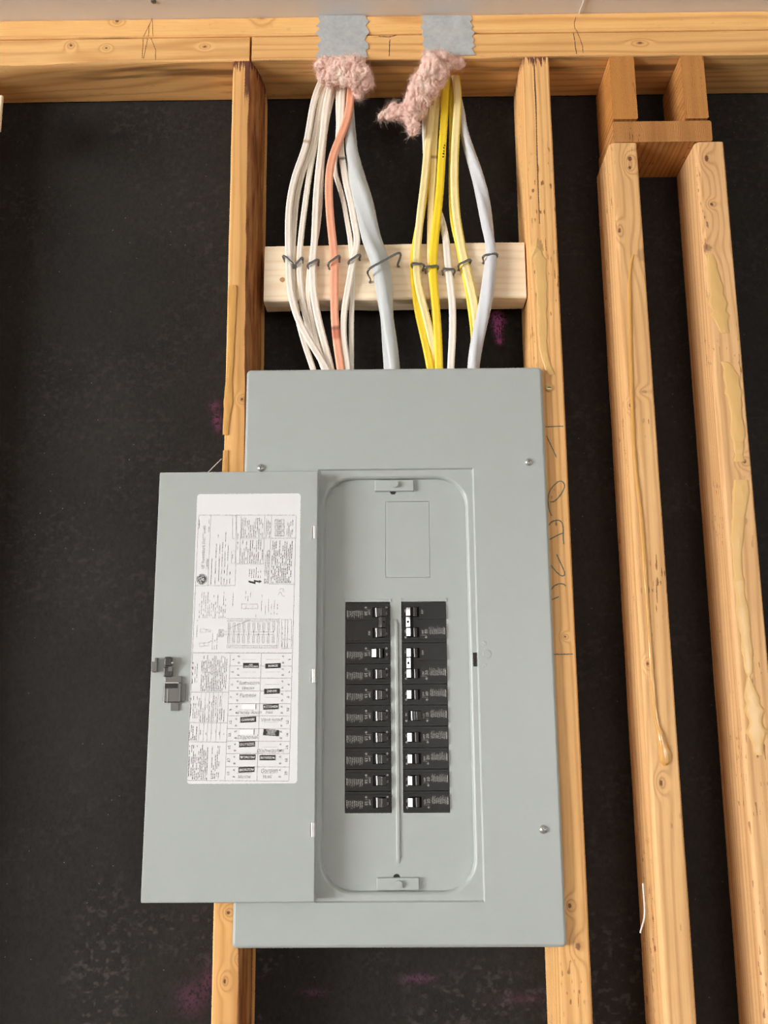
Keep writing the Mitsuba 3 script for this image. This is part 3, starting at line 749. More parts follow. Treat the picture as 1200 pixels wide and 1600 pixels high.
ra0 = (P2(497, 733, YC)[0], P2(740.5, 731, YC)[0], P2(620, 1410.5, YC)[1], P2(620, 732, YC)[1])      # seat of the door
ra1 = (.0955, .2955, ra0[2], ra0[3])
op = (P2(506.5, 1000, YR)[0], P2(733, 1000, YR)[0], P2(620, 1394, YR)[1], P2(620, 747, YR)[1])
print('seat', ra0, ra1, 'opening', op)
OR = .037
arc = [(a, 1-math.cos(a)) for a in np.radians(np.linspace(0, 90, 7))]
outer = (0, PW, 0, PH, .006)
re = .0045
rings = [(off(*outer, 0), .0002), (off(*outer, 0), YC+re)]+[(off(*outer, -re*(1-math.cos(a))), YC+re*(1-math.sin(a))) for a in np.radians(np.linspace(15, 90, 6))]
seat = (*ra1, .0015)
ms = [loft(rings), flat(rings[-1][0], YC, [off(*seat, 0)])]
ms.append(loft([(off(*seat, 0), YC), (off(*seat, -.0006), YC+.0005), (off(*seat, -.0014), YR-.0004), (off(*seat, -.0020), YR)]))
opn = (*op, OR); fr = .0045
ms.append(flat(off(*seat, -.0020), YR, [off(*opn, fr)]))
ms.append(loft([(off(*opn, fr*(1-math.sin(a))), YR+fr*(1-math.cos(a))) for a in np.radians(np.linspace(0, 90, 8))]+[(off(*opn, 0), YD+.001)]))
cov = merge(ms)
part('cover', cov, M['gray'], panel, smooth=35)
cover = f'{panel}__cover'
# slot and dimples of the door catch
q = at(743, 1030.5, YR)
part('latch_slot', box(q[0]-.0030, q[0]+.0030, YR-.0001, YR+.0008, q[2]-.0085, q[2]+.0085), M['dark'], cover, 'black slot')
for px, py, r in ((757, 1005, .0026), (761, 1022, .0058), (757.5, 1040, .0026)):
    q = at(px, py, YC); d = trimesh.creation.icosphere(3, r); d.apply_scale([1, .16, 1]); d.apply_translation(q)
    part('dimple', d, M['gray'], cover, smooth=True)
# screws
for px, py, ang in ((408, 731, 20), (826, 722, 60), (849, 1296, 35), (389, 1300, 10)):
    q = at(px, py, YC)
    h = trimesh.creation.revolve(np.array([(0, .0034), (.0022, .0033), (.0040, .0024), (.0050, .001), (.0053, 0), (.0053, -.001)]), sections=28)
    h.apply_transform(trimesh.transformations.rotation_matrix(math.pi/2, [1, 0, 0])); h.apply_translation(q)
    sk = part('screw', h, M['silver'], panel, 'silver cover screw', smooth=35)
    for a in (ang, ang+90):
        b = box(-.0026, .0026, -.0037, -.0030, -.0005, .0005); b.apply_transform(trimesh.transformations.rotation_matrix(math.radians(a), [0, 1, 0])); b.apply_translation(q)
        part('recess', b, M['steel'], sk)

# dead front with two breaker windows and a twist-out
def win(x0, x1):
    zt, zb = .4033, .1489
    return np.array([(x0, zb), (x1, zb), (x1, zt), (x0, zt)])


BLX0, BLX1 = .1303, .1868
BRX0, BRX1 = .2008, .2570
tw = np.array([P2(602.5, 902, YD), P2(673.5, 903, YD), P2(669, 783, YD), P2(602, 784, YD)])
tz0, tz1, tx0, tx1 = tw[:2, 1].mean(), tw[2:, 1].mean(), tw[[0, 3], 0].mean(), tw[1:3, 0].mean()
tp = np.array([(tx0, tz0), (tx1, tz0), (tx1, tz1), (tx0, tz1)])
ws = [win(BLX0, BLX1), win(BRX0, BRX1)]
ms = [flat(off(*opn, .0015), YD, ws+[tp])]
for w in ws+[tp]:
    ms.append(loft([(w, YD), (w, YD+.004)]))
part('dead_front', merge(ms), M['gray'], panel, smooth=30)
df = f'{panel}__dead_front'
for x0, x1 in ((BLX0, BLX1), (BRX0, BRX1)):
    part('window_lip', rbox(x0-.0004, x1+.0004, YD-.0014, YD+.0008, .4036, .4066, .0006, 8), M['gray'], df, smooth=40)
    for xx in (x0-.0006, x1+.0001): part('window_lip', rbox(xx-.0002, xx+.0010, YD-.0016, YD+.0008, .4030, .4080, .0004, 6), M['gray'], df, smooth=40)
part('twist_out_plate', rbox(tx0+.00035, tx1-.0002, YD+.0001, YD+.004, tz0+.0002, tz1-.00035, .0003, 6), M['gray'], df)
xm = (BLX1+BRX0)/2+.0006
zt_, zb_ = Z(613, 968, YD), Z(618, 1348, YD)
rib = sweep([(xm, YD+.0014, zt_)]+[(xm, YD-.0005, z) for z in np.linspace(zt_-.006, zb_+.006, 12)]+[(xm, YD+.0014, zb_)], .0026, .0020, n=16)
part('rib', rib, M['gray'], df, 'raised vertical rib', smooth=True)
for (x0, y0, x1, y1), (kx, ky), hy in (((585.5, 750, 646.5, 768), (617, 757), 768), ((588.5, 1371, 655, 1391), (623, 1381.5), 1371)):
    a, b = at(x0, y1, YD-.003), at(x1, y0, YD-.003)
    tk = part('fixing_tab', rbox(a[0], b[0], YD-.0052, YD+.0005, a[2], b[2], .0012), M['gray'], df, smooth=40)
    q = at(kx, ky, YD-.0052)
    part('knob', cat([cyl(q+[0, .001, 0], q-[0, .0042, 0], .0044, 24)]), M['gray'], tk, smooth=35)
    q = at(x0*.5+x1*.5-2, hy, YD-.0002)
    part('hole', cyl(q+[0, .0006, 0], q-[0, .0002, 0], .0040, 24), M['dark'], df)

# ------------------------------------------------------------------ the door, swung open to the left
YDF, YDB = -.030, -.0165
dx0, dx1, dz0, dz1 = -.1040, .0970, .0538, .5668
dd = (dx0, dx1, dz0, dz1, .002)
rings = [(off(*dd, -.001), YDB), (off(*dd, 0), YDB+.001), (off(*dd, 0), YDF+.0012), (off(*dd, -.0004), YDF+.0004), (off(*dd, -.0012), YDF)]
door = part('door', merge([loft(rings), flat(rings[-1][0], YDF), flat(rings[0][0], YDB)]), M['gray'], panel, smooth=35)
for px, py in ((491.5, 832), (489.5, 1056), (488, 1296)):
    q = at(px, py, YDF)
    hk = part('hinge', cat([cyl(q+[.0008, .0012, -.0078], q+[.0008, .0012, .0078], .0034, 20), box(q[0]-.0036, q[0]-.0022, YDF-.0014, YDF+.001, q[2]-.0078, q[2]+.0078)]), M['silver'], door, 'silver hinge knuckle', smooth=35)
# clip at the free edge
q = at(243.5, 1041, YDF)
part('catch_clip', cat([box(q[0]-.0034, q[0]+.0030, YDF-.0075, YDF+.0005, q[2]-.0062, q[2]+.0052), box(q[0]+.0006, q[0]+.0028, YDF-.0085, YDF, q[2]+.0045, q[2]+.0098), box(q[0]-.0030, q[0]+.0004, YDF-.0060, YDF, q[2]-.0075, q[2]-.006)]), M['latch'], door, 'small grey metal catch')
# latch: spring post and paddle
q = at(266, 1035, YDF)
part('latch_post', cat([rbox(q[0]-.0046, q[0]+.0030, YDF-.010, YDF+.0005, q[2]-.005, q[2]+.0062, .001), rbox(q[0]-.0062, q[0]+.0040, YDF-.006, YDF+.0005, q[2]-.0175, q[2]-.0055, .001)]), M['handle'], door, 'black plastic latch post', smooth=30)
part('spring_tip', trimesh.creation.icosphere(2, .0016).apply_translation(at(269.5, 1036, YDF-.0105)), M['silver'], door, smooth=True)
q = at(266.5, 1046, YDF-.006)
part('post_pad', box(q[0]-.0028, q[0]+.0022, q[1]-.0006, q[1]+.001, q[2]-.0020, q[2]+.0036), M['latch'], door)
a, b = at(255, 1098, YDF-.004), at(285.5, 1058, YDF-.004)
lb = [rbox(a[0], b[0]-.001, YDF-.0065, YDF+.0005, a[2], b[2]-.006, .0016), box(a[0]+.002, b[0]-.0015, YDF-.0045, YDF, b[2]-.006, b[2]+.001),
      box(b[0]-.001, b[0]+.0032, YDF-.0030, YDF, a[2]+.002, b[2]-.008), box(a[0]+.009, b[0]-.004, YDF-.0028, YDF, a[2]-.0095, a[2]+.001)]
pk = part('latch_paddle', cat(lb), M['latch'], door, 'grey metal sliding latch', smooth=30)
a, b = at(258, 1075.5, YDF-.0065), at(278, 1068, YDF-.0065)
ob = m3.Manifold.batch_hull([m3.Manifold.cube((b[0]-a[0], .0006, b[2]-a[2])).translate((a[0], YDF-.0068, a[2]))])
part('grip_opening', man(ob), M['dark'], door)
part('paddle_rim', cat([box(a[0]-.0012, b[0]+.0012, YDF-.0076, YDF-.0064, b[2]+.0004, b[2]+.0016), box(a[0]-.0012, a[0]-.0002, YDF-.0076, YDF-.0064, a[2]-.017, b[2]+.001), box(a[0]+.003, a[0]+.0036, YDF-.0076, YDF-.0064, a[2]-.017, a[2]-.001)]), M['silver'], door)

# ------------------------------------------------------------------ the circuit directory stuck on the door
PAP, INK, SOFT = lin(219, 222, 224), (.035, .035, .04), (.28, .28, .29)
Y1, Y2 = YDF-.00022, YDF-.00034


def dpt(x, y, Y=Y2): return at(x, y, Y)


sheet = []
TL, TR, BR, BL = at(310, 771, Y1), at(473, 772, Y1), at(461, 1226, Y1), at(290, 1223, Y1)
sx0, sx1, sz0, sz1 = (TL[0]+BL[0])/2, (TR[0]+BR[0])/2, (BL[2]+BR[2])/2, (TL[2]+TR[2])/2
rrp = rr(sx0, sx1, sz0, sz1, .004)
sheet.append(colored(loft([(rrp, YDF-.00002), (rrp, Y1)]), PAP)); sheet.append(colored(flat(rrp, Y1), PAP))


def ln(x0, y0, x1, y1, w=.00055, c=SOFT): sheet.append(colored(strip([(x0, y0), (x1, y1)], Y1, w, .00012), c))


def frame(x0, y0, x1, y1, w=.0005, c=SOFT):
    for a in ((x0, y0, x1, y0), (x1, y0, x1, y1), (x1, y1, x0, y1), (x0, y1, x0, y0)): ln(*a, w, c)


# the sheet leans with the perspective: x of its own straight lines at pixel row y
def lean(x, y, yref=1020): return x+(y-yref)*(-20/452.)*(1 if x < 400 else .75)


rt = np.random.default_rng(5)


def micro(x0, x1, y0, y1, pitch=2.6, w=1.2, c=INK, dens=.8, up=True, vary=.4):
    """Lines of print too small to read: dashes of word length. Vertical lines (reading upward) when up."""
    x = x0
    while x < x1:
        ln_end = y0+(y1-y0)*rt.uniform(0, vary) if rt.random() < .6 else y0
        y = y1
        while y > ln_end+1:
            L = min(rt.uniform(1.6, 5.0), y-ln_end)
            if rt.random() < dens:
                a = [(lean(x, y)-0, y), (lean(x, y-L), y-L)]
                dx = lean(x, y0)-lean(x, (y0+y1)/2)
                sheet.append(colored(strip([(x+(y-(y0+y1)/2)*-.042, y), (x+(y-L-(y0+y1)/2)*-.042, y-L)], Y1, w*.00064*rt.uniform(.75, 1.1), .00012), c))
            y -= L+rt.uniform(.6, 1.2)
        x += pitch


def up(s, x, y, hpx, bold=False, c=INK, stretch=1.): sheet.append(colored(text(s, dpt(x, y), hpx*.00079, 90, bold, stretch=stretch), c))


def ac(s, x, y, hpx, ang=0, bold=False, c=INK, shear=0, stretch=1.): sheet.append(colored(text(s, dpt(x, y), hpx*.00079, ang, bold, shear, 'c', stretch=stretch), c))


G2 = (.12, .12, .125)
# outer frame and boxes
ln(310.5, 805, 463, 805); ln(310.5, 805, 292, 1219); ln(463, 805, 451.5, 1220); ln(292, 1219.5, 451.5, 1220.5)
ln(329.5, 805, 325, 915); ln(370, 805, 367.5, 915); ln(305.5, 915, 367.5, 915)
frame(363.5, 806, 369, 842); frame(361.5, 861, 367.5, 880)
ln(375, 841, 461.5, 841); ln(370, 881, 413, 881); ln(414, 805, 411.5, 881); ln(424.5, 805, 420, 912); ln(420, 912.5, 459.5, 913)
ln(377, 806, 374, 881)
ln(299.5, 1020, 456.5, 1020.5, .0008)
up('GE PowerMark Gold\u2122 Load', 319.0, 889, 4.6, c=INK, stretch=.86); up('Center', 325.4, 889, 4.2, stretch=.9)
# round monogram
q = dpt(315.5, 905); th = np.linspace(0, 2*np.pi, 40, endpoint=False)
disc = np.c_[q[0]+.0066*np.cos(th), q[2]+.0066*np.sin(th)]
sheet.append(colored(flat(disc, Y2), INK))


def inkring(cx, cz, r, w, a0, a1, c, y=Y2-.00008):
    a = np.radians(np.linspace(a0, a1, 22)); o = np.c_[cx+(r+w/2)*np.cos(a), cz+(r+w/2)*np.sin(a)]; i = np.c_[cx+(r-w/2)*np.cos(a), cz+(r-w/2)*np.sin(a)]
    sheet.append(colored(flat(np.vstack([o, i[::-1]]), y), c))


inkring(q[0], q[2], .0055, .0005, 0, 359, PAP)
for sgn in (1, -1):
    inkring(q[0]+.0008*sgn, q[2]+.0022*sgn, .0016, .0007, 20, 310, PAP); inkring(q[0]-.0016*sgn, q[2]+.0010*sgn, .0013, .0006, -60, 200, PAP)
    inkring(q[0]+.0024*sgn, q[2]-.0004*sgn, .0016, .0007, 90, 300, PAP)
for a in (45, 135, 225, 315): inkring(q[0]+.0064*math.cos(math.radians(a)), q[2]+.0064*math.sin(math.radians(a)), .0007, .0007, 0, 359, PAP)
# print blocks of the upper half
micro(311.5, 313, 808, 826, 3); micro(326.5, 328, 808, 832, 3, c=G2)
for x, y0 in ((330.5, 865), (337, 850), (342.5, 850), (347, 840), (351.5, 832), (355.5, 848)): micro(x, x+1, y0, 913, 3, 1.2, vary=.1)
micro(341, 342, 831, 845, 3); micro(359, 360, 893, 912, 3, 1.5, vary=0); micro(363, 364, 846, 852, 3); micro(363.5, 364.5, 864, 873, 3)
micro(371.5, 373, 832, 862, 3, 1.3); micro(378, 412, 809, 840, 2.7); micro(376, 388, 844, 880, 2.9); micro(391, 411, 843, 880, 3.2, 1.5)
micro(416.5, 422, 808, 840, 2.6); micro(414.5, 420, 853, 912, 2.5); micro(425, 457, 845, 911, 2.75, 1.5, vary=.25)
for j in range(3):
    y = 812+9.2*j
    frame(430, y, 444, y+7, .0006, G2); frame(433, y+1.5, 440, y+5.5, .0005, G2); ln(434, y+3.5, 439, y+2.5, .0006, INK)
micro(449, 459, 810, 839, 2.7, 1.2)
# danger bolt
b = np.array([(388, 908.5), (399, 911), (397.5, 906), (406, 908.5), (406, 906.5), (409, 909), (405.6, 911), (405.8, 909.6), (396, 907.2), (399, 912.6), (388.3, 910)])
bw = [(388, 907), (388.6, 910), (399.5, 912.8), (399.2, 909.2), (404.5, 910.0), (404.2, 911.8), (409, 908.6), (404.8, 905.8), (404.8, 907.8), (396.6, 906), (397.2, 909.2)]
sheet.append(colored(flat(np.array([dpt(*p)[[0, 2]] for p in bw]), Y2), INK))
micro(390, 392, 887, 901, 2.6, 1.4, vary=0); micro(393.5, 409, 886, 903, 3.4, 1.1)
# wiring diagram half
micro(312, 354, 925, 966, 3.1, 1.1, G2, .7); micro(364, 366, 925, 952, 4, 1., G2); micro(384, 394, 922, 942, 3.6, 1., G2)
micro(409, 411, 924, 955, 4, 1., G2); micro(415, 438, 936, 960, 4.6, .9, G2, .7)
sq = [(435, 930), (437.5, 925.5), (439.5, 927), (441, 930.5), (445, 931.5)]
sheet.append(colored(strip([tuple(q) for q in CubicSpline(np.arange(5), sq)(np.linspace(0, 4, 24))], Y1, .0005, .00012), SOFT))
sq = [(437, 922), (440, 919.5), (443, 920.5), (442, 923.5), (445, 924)]
sheet.append(colored(strip([tuple(q) for q in CubicSpline(np.arange(5), sq)(np.linspace(0, 4, 24))], Y1, .0005, .00012), SOFT))
frame(377.5, 944, 403, 951); ln(385, 944, 384.5, 951, .0004); ln(395, 944, 394.5, 951, .0004)
for y in (966.5, 970.5, 1008, 1012): ln(354, y, 434, y+.8, .0004)
for i in range(26): ln(357+i*3, 967, 356.8+i*3, 971, .0005); ln(355+i*3, 1008.5, 354.8+i*3, 1012.5, .0005)
ln(434.5, 966, 432.5, 1013, .0006); ln(437, 966, 435, 1013, .0004); ln(351, 987, 428, 987.5, .0005); ln(350, 991, 427, 991.5, .0005)
for i in range(10):
    x = 358+7.75*i
    for y0 in (973.5, 993.5):
        o = -.04*(y0-973)
        frame(x-1.7+o, y0, x+1.7+o, y0+11.2, .0005, SOFT)
        for j in range(3): ln(x-1+o, y0+2+3*j, x+1+o, y0+3+3*j, .0006, SOFT)
    ln(x-.2, 985, x-.6, 993.5, .0005)
    dq = dpt(x-.3, 987 if i % 2 else 991)
    inkring(dq[0], dq[2], .0004, .0006, 0, 359, INK)
ln(355, 983, 392, 968, .0005, G2); frame(342, 984, 349, 995, .0006, G2); micro(344, 348, 985, 994, 2., 1.2, INK)
frame(313, 983, 322, 988); frame(322, 984, 329, 987); frame(312, 1005, 319, 1010); frame(319, 1004.5, 326, 1009); ln(326, 1004, 331, 1001, .0006, G2)
micro(308, 309, 968, 996, 3, 1., G2); micro(332, 340, 990, 1015, 3.5, 1., G2); micro(400, 402, 960, 964, 3, 1, G2)
frame(440, 968, 455.5, 1013); ln(440, 999, 454, 999); ln(446, 968, 444.5, 1013); ln(450, 968, 448.5, 1013); micro(441.5, 452, 972, 997, 4.2, 1., G2, .6)
micro(441, 452, 1001, 1011, 4, 1.4, G2)
# instructions left of the directory
ln(360, 1020.5, 351.5, 1220); ln(298, 1081.5, 357, 1081.5); ln(295, 1129, 355, 1129.5); ln(294, 1159, 353.5, 1159.5)
for x in (314, 321, 327, 333, 341, 347): ln(x+.5, 1081.5, x-4, 1159, .00045)
micro(301, 302, 1034, 1068, 3, 1.6); micro(305, 310, 1034, 1066, 3); micro(315, 356, 1024, 1080, 2.75, 1.3, vary=.2)
micro(298, 299, 1090, 1119, 3, 1.6, vary=0); micro(302, 311, 1088, 1122, 2.9); micro(314, 353, 1086, 1128, 3.3, 1.3, G2, .8, vary=.7)
micro(296, 308, 1132, 1157, 2.8, 1.4)
for x in (314, 323, 332, 338, 344, 351): micro(x-1, x, 1141, 1148, 3, 1.1)
micro(295.5, 296.5, 1164, 1216, 3, 1.7, vary=0); micro(299, 325, 1164, 1218, 2.75, 1.35, vary=.2); micro(331, 344, 1166, 1217, 2.75, 1.3, vary=.75)
# directory grid
ln(408.5, 1020.5, 401.5, 1220)
rows = [1040.5, 1059.5, 1079.6, 1099.4, 1118.5, 1138.5, 1158, 1177.5, 1198]
for y in rows: ln(359-(y-1020)*.04, y, 456-(y-1020)*.024, y+.3)
yy = [1020.5]+rows+[1219]
for i in range(10):
    ym = (yy[i]+yy[i+1])/2; sh = (ym-1020)*.043; h4 = (yy[i+1]-yy[i])/4
    ac(str(2*i+1), 364.5-sh, ym, 3.4, 90, True); ac(str(2*i+2), 452.5-sh*.72, ym, 3.4, -90 if False else 90, True)
    for s, y in (('A', ym-h4), ('B', ym+h4)):
        ac(s, 373.5-sh, y, 3.0, 90, True, INK); ac(s, 442.8-sh*.72, y, 3.0, 90, True, INK)
    ln(378-sh, ym, 401-sh, ym, .0004, (.4, .4, .4)); ln(416-sh*.8, ym, 438-sh*.8, ym, .0004, (.4, .4, .4))
HAND = (.13, .13, .15)
for s, x, y, h, st in (('Bathroom', 389.5, 1067, 5, 1.), ('Master', 388, 1075, 4.6, .95), ('Furnace', 387.5, 1086, 5, .95), ('Family Room', 390, 1113, 5, .88), ('Hall', 421, 1112.8, 4.4, 1.),
                       ('Vent hood', 425, 1124.3, 5, 1.), ('Disposal', 387, 1151.6, 5.6, 1.), ('Dishwasher', 423, 1172.6, 5.6, .98), ('Garden', 421, 1204, 6, .9), ('Wall', 418, 1213.5, 5, .95), ('Master', 382, 1213.5, 4.6, .95)):
    ac(s, x, y, h, 1, False, HAND, .22, st)
sm, sc_ = paint(sheet)
dirk = part('circuit_directory', sm, M['paperprint'], door, 'white printed circuit directory sheet', smooth=False, color=sc_)


def sticker(label, cx, cy, w, h, ang, lines, dark=True):
    q = at(cx, cy, YDF-.00055); W, H = w*.00079, h*.00079
    c, s = math.cos(math.radians(ang)), math.sin(math.radians(ang))
    R = np.array([[c, -s], [s, c]])
    pl = (np.array([(-W/2, -H/2), (W/2, -H/2), (W/2, H/2), (-W/2, H/2)])@R.T)+[q[0], q[2]]
    col = (.028, .028, .032) if dark else lin(240, 240, 240)
    ms = [colored(loft([(pl, YDF-.0003), (pl, q[1])]), col), colored(flat(pl, q[1]), col)]
    n = len(lines); hh = H*(.44 if n == 1 else .30 if n == 2 else .235)
    for i, t in enumerate(lines):
        o = R@np.array([0, ((n-1)/2-i)*hh*1.25])
        t_ = text(t, (q[0]+o[0], q[1]-.00012, q[2]+o[1]), hh, ang, True, anchor='c')
        ex_ = np.ptp(t_.vertices[:, 0]); f = min(1, W*.9/ex_)
        if f < 1: t_.vertices[:, 0] = (t_.vertices[:, 0]-q[0]-o[0])*f+q[0]+o[0]
        ms.append(colored(t_, lin(225, 225, 225)))
    if not dark:
        b = (np.array([(W/2-.0008, -H/2), (W/2, -H/2), (W/2, H/2), (W/2-.0008, H/2)])@R.T)+[q[0], q[2]]
        ms.append(colored(flat(b, q[1]-.0001), (.08, .08, .08)))
        b = (np.array([(-W/2, H/2-.0004), (W/2, H/2-.0004), (W/2, H/2), (-W/2, H/2)])@R.T)+[q[0], q[2]]
        ms.append(colored(flat(b, q[1]-.0001), (.3, .3, .3)))
    m, c_ = paint(ms)
    part('label_sticker', m, M['paperprint'], door, label, smooth=False, color=c_)


for lines, cx, cy, w, h, a in ((['AIR', 'CONDITIONER'], 392, 1039.8, 24, 7.6, -.5), (['RANGE'], 426.6, 1040.3, 23.6, 7.4, 2), (['DRYER'], 425, 1080, 24, 7.8, 2), (['KITCHEN'], 423.3, 1104.2, 23.6, 7.8, 2), (['GARAGE'], 387.7, 1124.3, 24, 8.2, 3),
                               (['EXTERIOR', 'RECEPT', 'OUTLETS'], 423.7, 1144.8, 24, 9.2, -5), (['OUTSIDE'], 386, 1162.8, 24, 8, 2), (['BEDROOM'], 386.6, 1183, 24, 7.6, -.5), (['BATHROOM'], 418, 1183.8, 24, 7.6, -.5), (['BEDROOM'], 385, 1202.6, 24, 8, 2)):
    sticker('black label sticker reading '+' '.join(lines), cx, cy, w, h, a, lines)
sticker('blank white label sticker', 389, 1104, 22, 8.5, 0, [], False)
sticker('blank white label sticker', 386, 1143.6, 22, 8.5, 0, [], False)

# ------------------------------------------------------------------ circuit breakers
BW, BP = .0562, .0254
RX = lambda a: trimesh.transformations.rotation_matrix(a, [0, 0, 1])
XB, RB = .0145, .0066               # axis of the handle


def pole_plate(z0, z1, hole):
    """Raised moulded face of one pole, with the handle slot cut through it."""
    f = Polygon([(.0022, z0), (BW-.0012, z0), (BW-.0012, z1), (.0022, z1)])
    h = Polygon([(XB-.0070, hole-.0062), (XB+.0078, hole-.0062), (XB+.0078, hole+.0062), (XB-.0070, hole+.0062)])
    m = trimesh.creation.extrude_polygon(f.difference(h), .0022, engine='earcut')
    v = np.array(m.vertices); m = trimesh.Trimesh(np.c_[v[:, 0], -v[:, 2], v[:, 1]], m.faces, process=False)
    if m.volume < 0: m.invert()
    return m


def breaker_body(poles):
    H = BP*poles-.0006
    ms = []
    base = m3.Manifold.cube((BW-.0004, .030, H)).translate((.0002, 0, .0003))
    for k in range(poles):
        z = BP*k+.0128
        base = base-m3.Manifold.cube((.0148, .006, .0124)).translate((XB-.0070, -.001, z-.0062))
    ms.append(man(base))
    for k in range(poles):
        z = BP*k
        ms.append(pole_plate(z+.0040, z+.0222, z+.0128))
        ms.append(box(.0006, .0014, -.0016, .001, z+.004, z+.0222))
    return cat(ms)


def breaker_handle(z, on):
    """Barrel and lever; the lever leans left when on (before the left column is turned round)."""
    a = math.radians(-32 if on else 30)
    b = cyl((XB, .0012, z-.0055), (XB, .0012, z+.0055), RB, 28)
    s = m3.Manifold.sphere(.0006, 8)
    L = man(m3.Manifold.batch_hull([s.translate((x, y, zz)) for x, y in ((-.0034, 0), (.0034, 0), (-.0030, -.0112), (.0030, -.0112)) for zz in (-.0050, .0050)]))
    L.apply_transform(RX(a)); L.apply_translation((XB, .0012, z))
    return cat([b, L])


def tie_bar(z0, z1):
    a = math.radians(-32)
    t = m3.Manifold.batch_hull([m3.Manifold.sphere(.0005, 8).translate((x, y, zz)) for x in (-.0030, .0030) for y in (-.0118, -.0060) for zz in (z0, z1)])
    t = t-m3.Manifold.cylinder(.02, .0014, .0014, 20).rotate((90, 0, 0)).translate((0, 0, (z0+z1)/2))
    m = man(t); m.apply_transform(RX(a)); m.apply_translation((XB, .0012, 0))
    return m


def breaker_print(z, amps, seed, blank=False):
    r = np.random.default_rng(seed); y = -.00235; out = []
    out.append(text('OFF', (.0262, y, z+.0132), .0021, 90, True, anchor='c'))
    out.append(text('ON', (.0046, y, z+.0140), .0017, 90, True, anchor='c'))
    if not blank:
        out.append(text(amps, (.0304, y, z+.0138), .0031, 90, True, anchor='c'))
        for x in (.0304, .0048):
            c = np.array([(x-.0015, z+.0067), (x, z+.0052), (x+.0015, z+.0067), (x, z+.0082)]); out.append(flat(c, y, [(c-[x, z+.0067])*.45+[x, z+.0067]]))
        xx = .0345
        while xx < .0530:
            zz = z+.0100+r.uniform(0, .0015); e = z+.0170+r.uniform(-.001, .0035)
            while zz < e:
                L = r.uniform(.0008, .0026)
                out.append(quad([(xx, y, zz), (xx+.00042, y, zz), (xx+.00042, y, min(zz+L, e)), (xx, y, min(zz+L, e))])); zz += L+.0005
            xx += .00115
        out.append(quad([(.0534, y, z+.0100), (.0541, y, z+.0100), (.0541, y, z+.0180), (.0534, y, z+.0180)]))
        out.append(quad([(.0240, y, z+.0092), (.0312, y, z+.0092), (.0312, y, z+.00945), (.0240, y, z+.00945)]))
    return cat([m for m in out if m is not None])


T4 = mi.ScalarTransform4f
_cache = {}


def shape(key, fn, m, smooth=False):
    if key not in _cache: _cache[key] = mikit.ply(fn(), m, smooth=smooth)
    return _cache[key]


def breaker(label, column, slot, amps, poles=1, off_poles=(), group='circuit breakers in the grey panel'):
    """slot: 0 = uppermost position. The left column's breakers are the right column's turned upside down."""
    k = thing('circuit_breaker', label, 'circuit breaker', group)
    z0 = .4028-BP*(slot+poles)
    if column == 'right':
        tw = T4().translate([BRX0+.0001, YD-.0004, z0])
    else:
        tw = T4().translate([BLX1-.0001, YD-.0004, z0+BP*poles]).rotate([0, 1, 0], 180)
    def add(name, ck, fn, m, sm=False, lab=None):
        kk = numbered(f'{k}__{name}'); scene[kk] = {**shape(ck, fn, m, sm), 'to_world': tw}
        if lab: labels[kk] = {'label': lab}
    add('body', ('body', poles), lambda: breaker_body(poles), M['black'])
    main = poles-1 if column == 'left' and False else 0
    for p in range(poles):
        on = p not in off_poles
        z = BP*p
        add('handle', ('handle', on, p), lambda: breaker_handle(z+.0128, on), M['handle'], 30)
        add('print', ('print', amps, p, poles), lambda: breaker_print(z, amps, 3+p+poles, p > 0), M['print'], False, 'pale printed rating')
    if poles == 2:
        add('tie_bar', ('tie',), lambda: tie_bar(.0128+.0064, BP+.0128-.0064), M['handle'], 30, 'bar tying both handles')


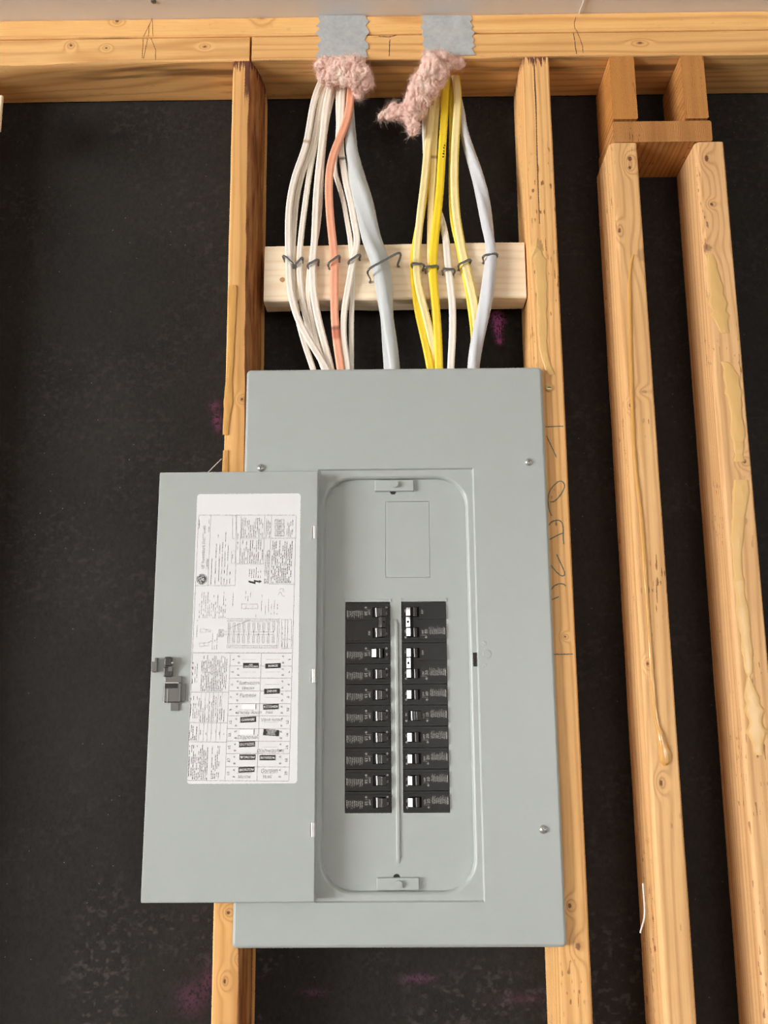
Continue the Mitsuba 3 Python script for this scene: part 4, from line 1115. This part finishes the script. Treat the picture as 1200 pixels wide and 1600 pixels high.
breaker('double-pole 30 amp breaker at the top of the left column', 'left', 0, '30', 2)
breaker('15 amp breaker in the left column with its handle thrown to the left', 'left', 2, '15', 1, (0,))
for i, o in enumerate(('just below the one thrown to the left', 'second below the one thrown to the left', 'third below the one thrown to the left', 'fourth from the bottom', 'third from the bottom', 'second from the bottom', 'at the very bottom')):
    breaker(f'black 15 amp breaker of the left column, {o}', 'left', 3+i, '15')
breaker('double-pole 50 amp breaker at the top of the right column', 'right', 0, '50', 2)
breaker('double-pole 30 amp breaker, second from the top of the right column', 'right', 2, '30', 2)
for i, o in enumerate(('just below the 30 amp double breaker', 'with its handle thrown right', 'just below the one thrown right', 'third from the bottom', 'second from the bottom', 'at the very bottom')):
    breaker(f'black 20 amp breaker of the right column, {o}', 'right', 4+i, '20', 1, (0,) if i == 1 else ())

# ------------------------------------------------------------------ small loose things
k = thing('wire_offcut', 'thin stiff wire poking out above the open panel door at the left stud', 'wire')
part('strand', sweep(spline([at(346, 717, -.006), at(337, 726, -.012), at(325, 738, -.018), at(318, 745, -.020)], 16), .0006, n=8), M['whiteplastic'], k, smooth=True)
k = thing('plastic_strip', 'thin curved white plastic strip on the left edge of the stud right of the panel', 'strip')
xs = [(1006, 1380), (1007.5, 1400), (1008.5, 1415), (1008, 1435), (1004, 1450), (1002, 1458)]
part('strand', sweep(spline([at(x, y, .018) - [.0012, 0, 0] for x, y in xs], 24), .0011, .0006, n=8), M['whiteplastic'], k, smooth=True)
q = np.array([X(240, 3, -.02), -.022, ZC])
k = thing('ceiling_screw', 'dark screw head in the white ceiling at the upper left', 'screw')
d_ = F_+R_*(240-600)/FOC-U_*(2-800)/FOC; q = CAM+d_*(ZC-CAM[2])/d_[2]
h = trimesh.creation.revolve(np.array([(0, -.0024), (.0022, -.0022), (.0036, -.0012), (.004, 0)]), sections=20); h.apply_translation(q)
part('head', h, M['steel'], k, smooth=35)
k = thing('paper_edge', 'curled white paper edge on the ceiling above the cracked plate', 'paper edge')
def ceil_pt(x, y, dz=0.):
    d = F_+R_*(x-600)/FOC-U_*(y-800)/FOC; q = CAM+d*(ZC-dz-CAM[2])/d[2]; return q
part('curl', sweep(spline([ceil_pt(904.5, 25, .001), ceil_pt(907, 16, .002), ceil_pt(910, 8, .002), ceil_pt(914, -4, .001)], 16), .0013, .0009, n=8, ref=(0, 0, -1)), M['whiteplastic'], k, smooth=True)
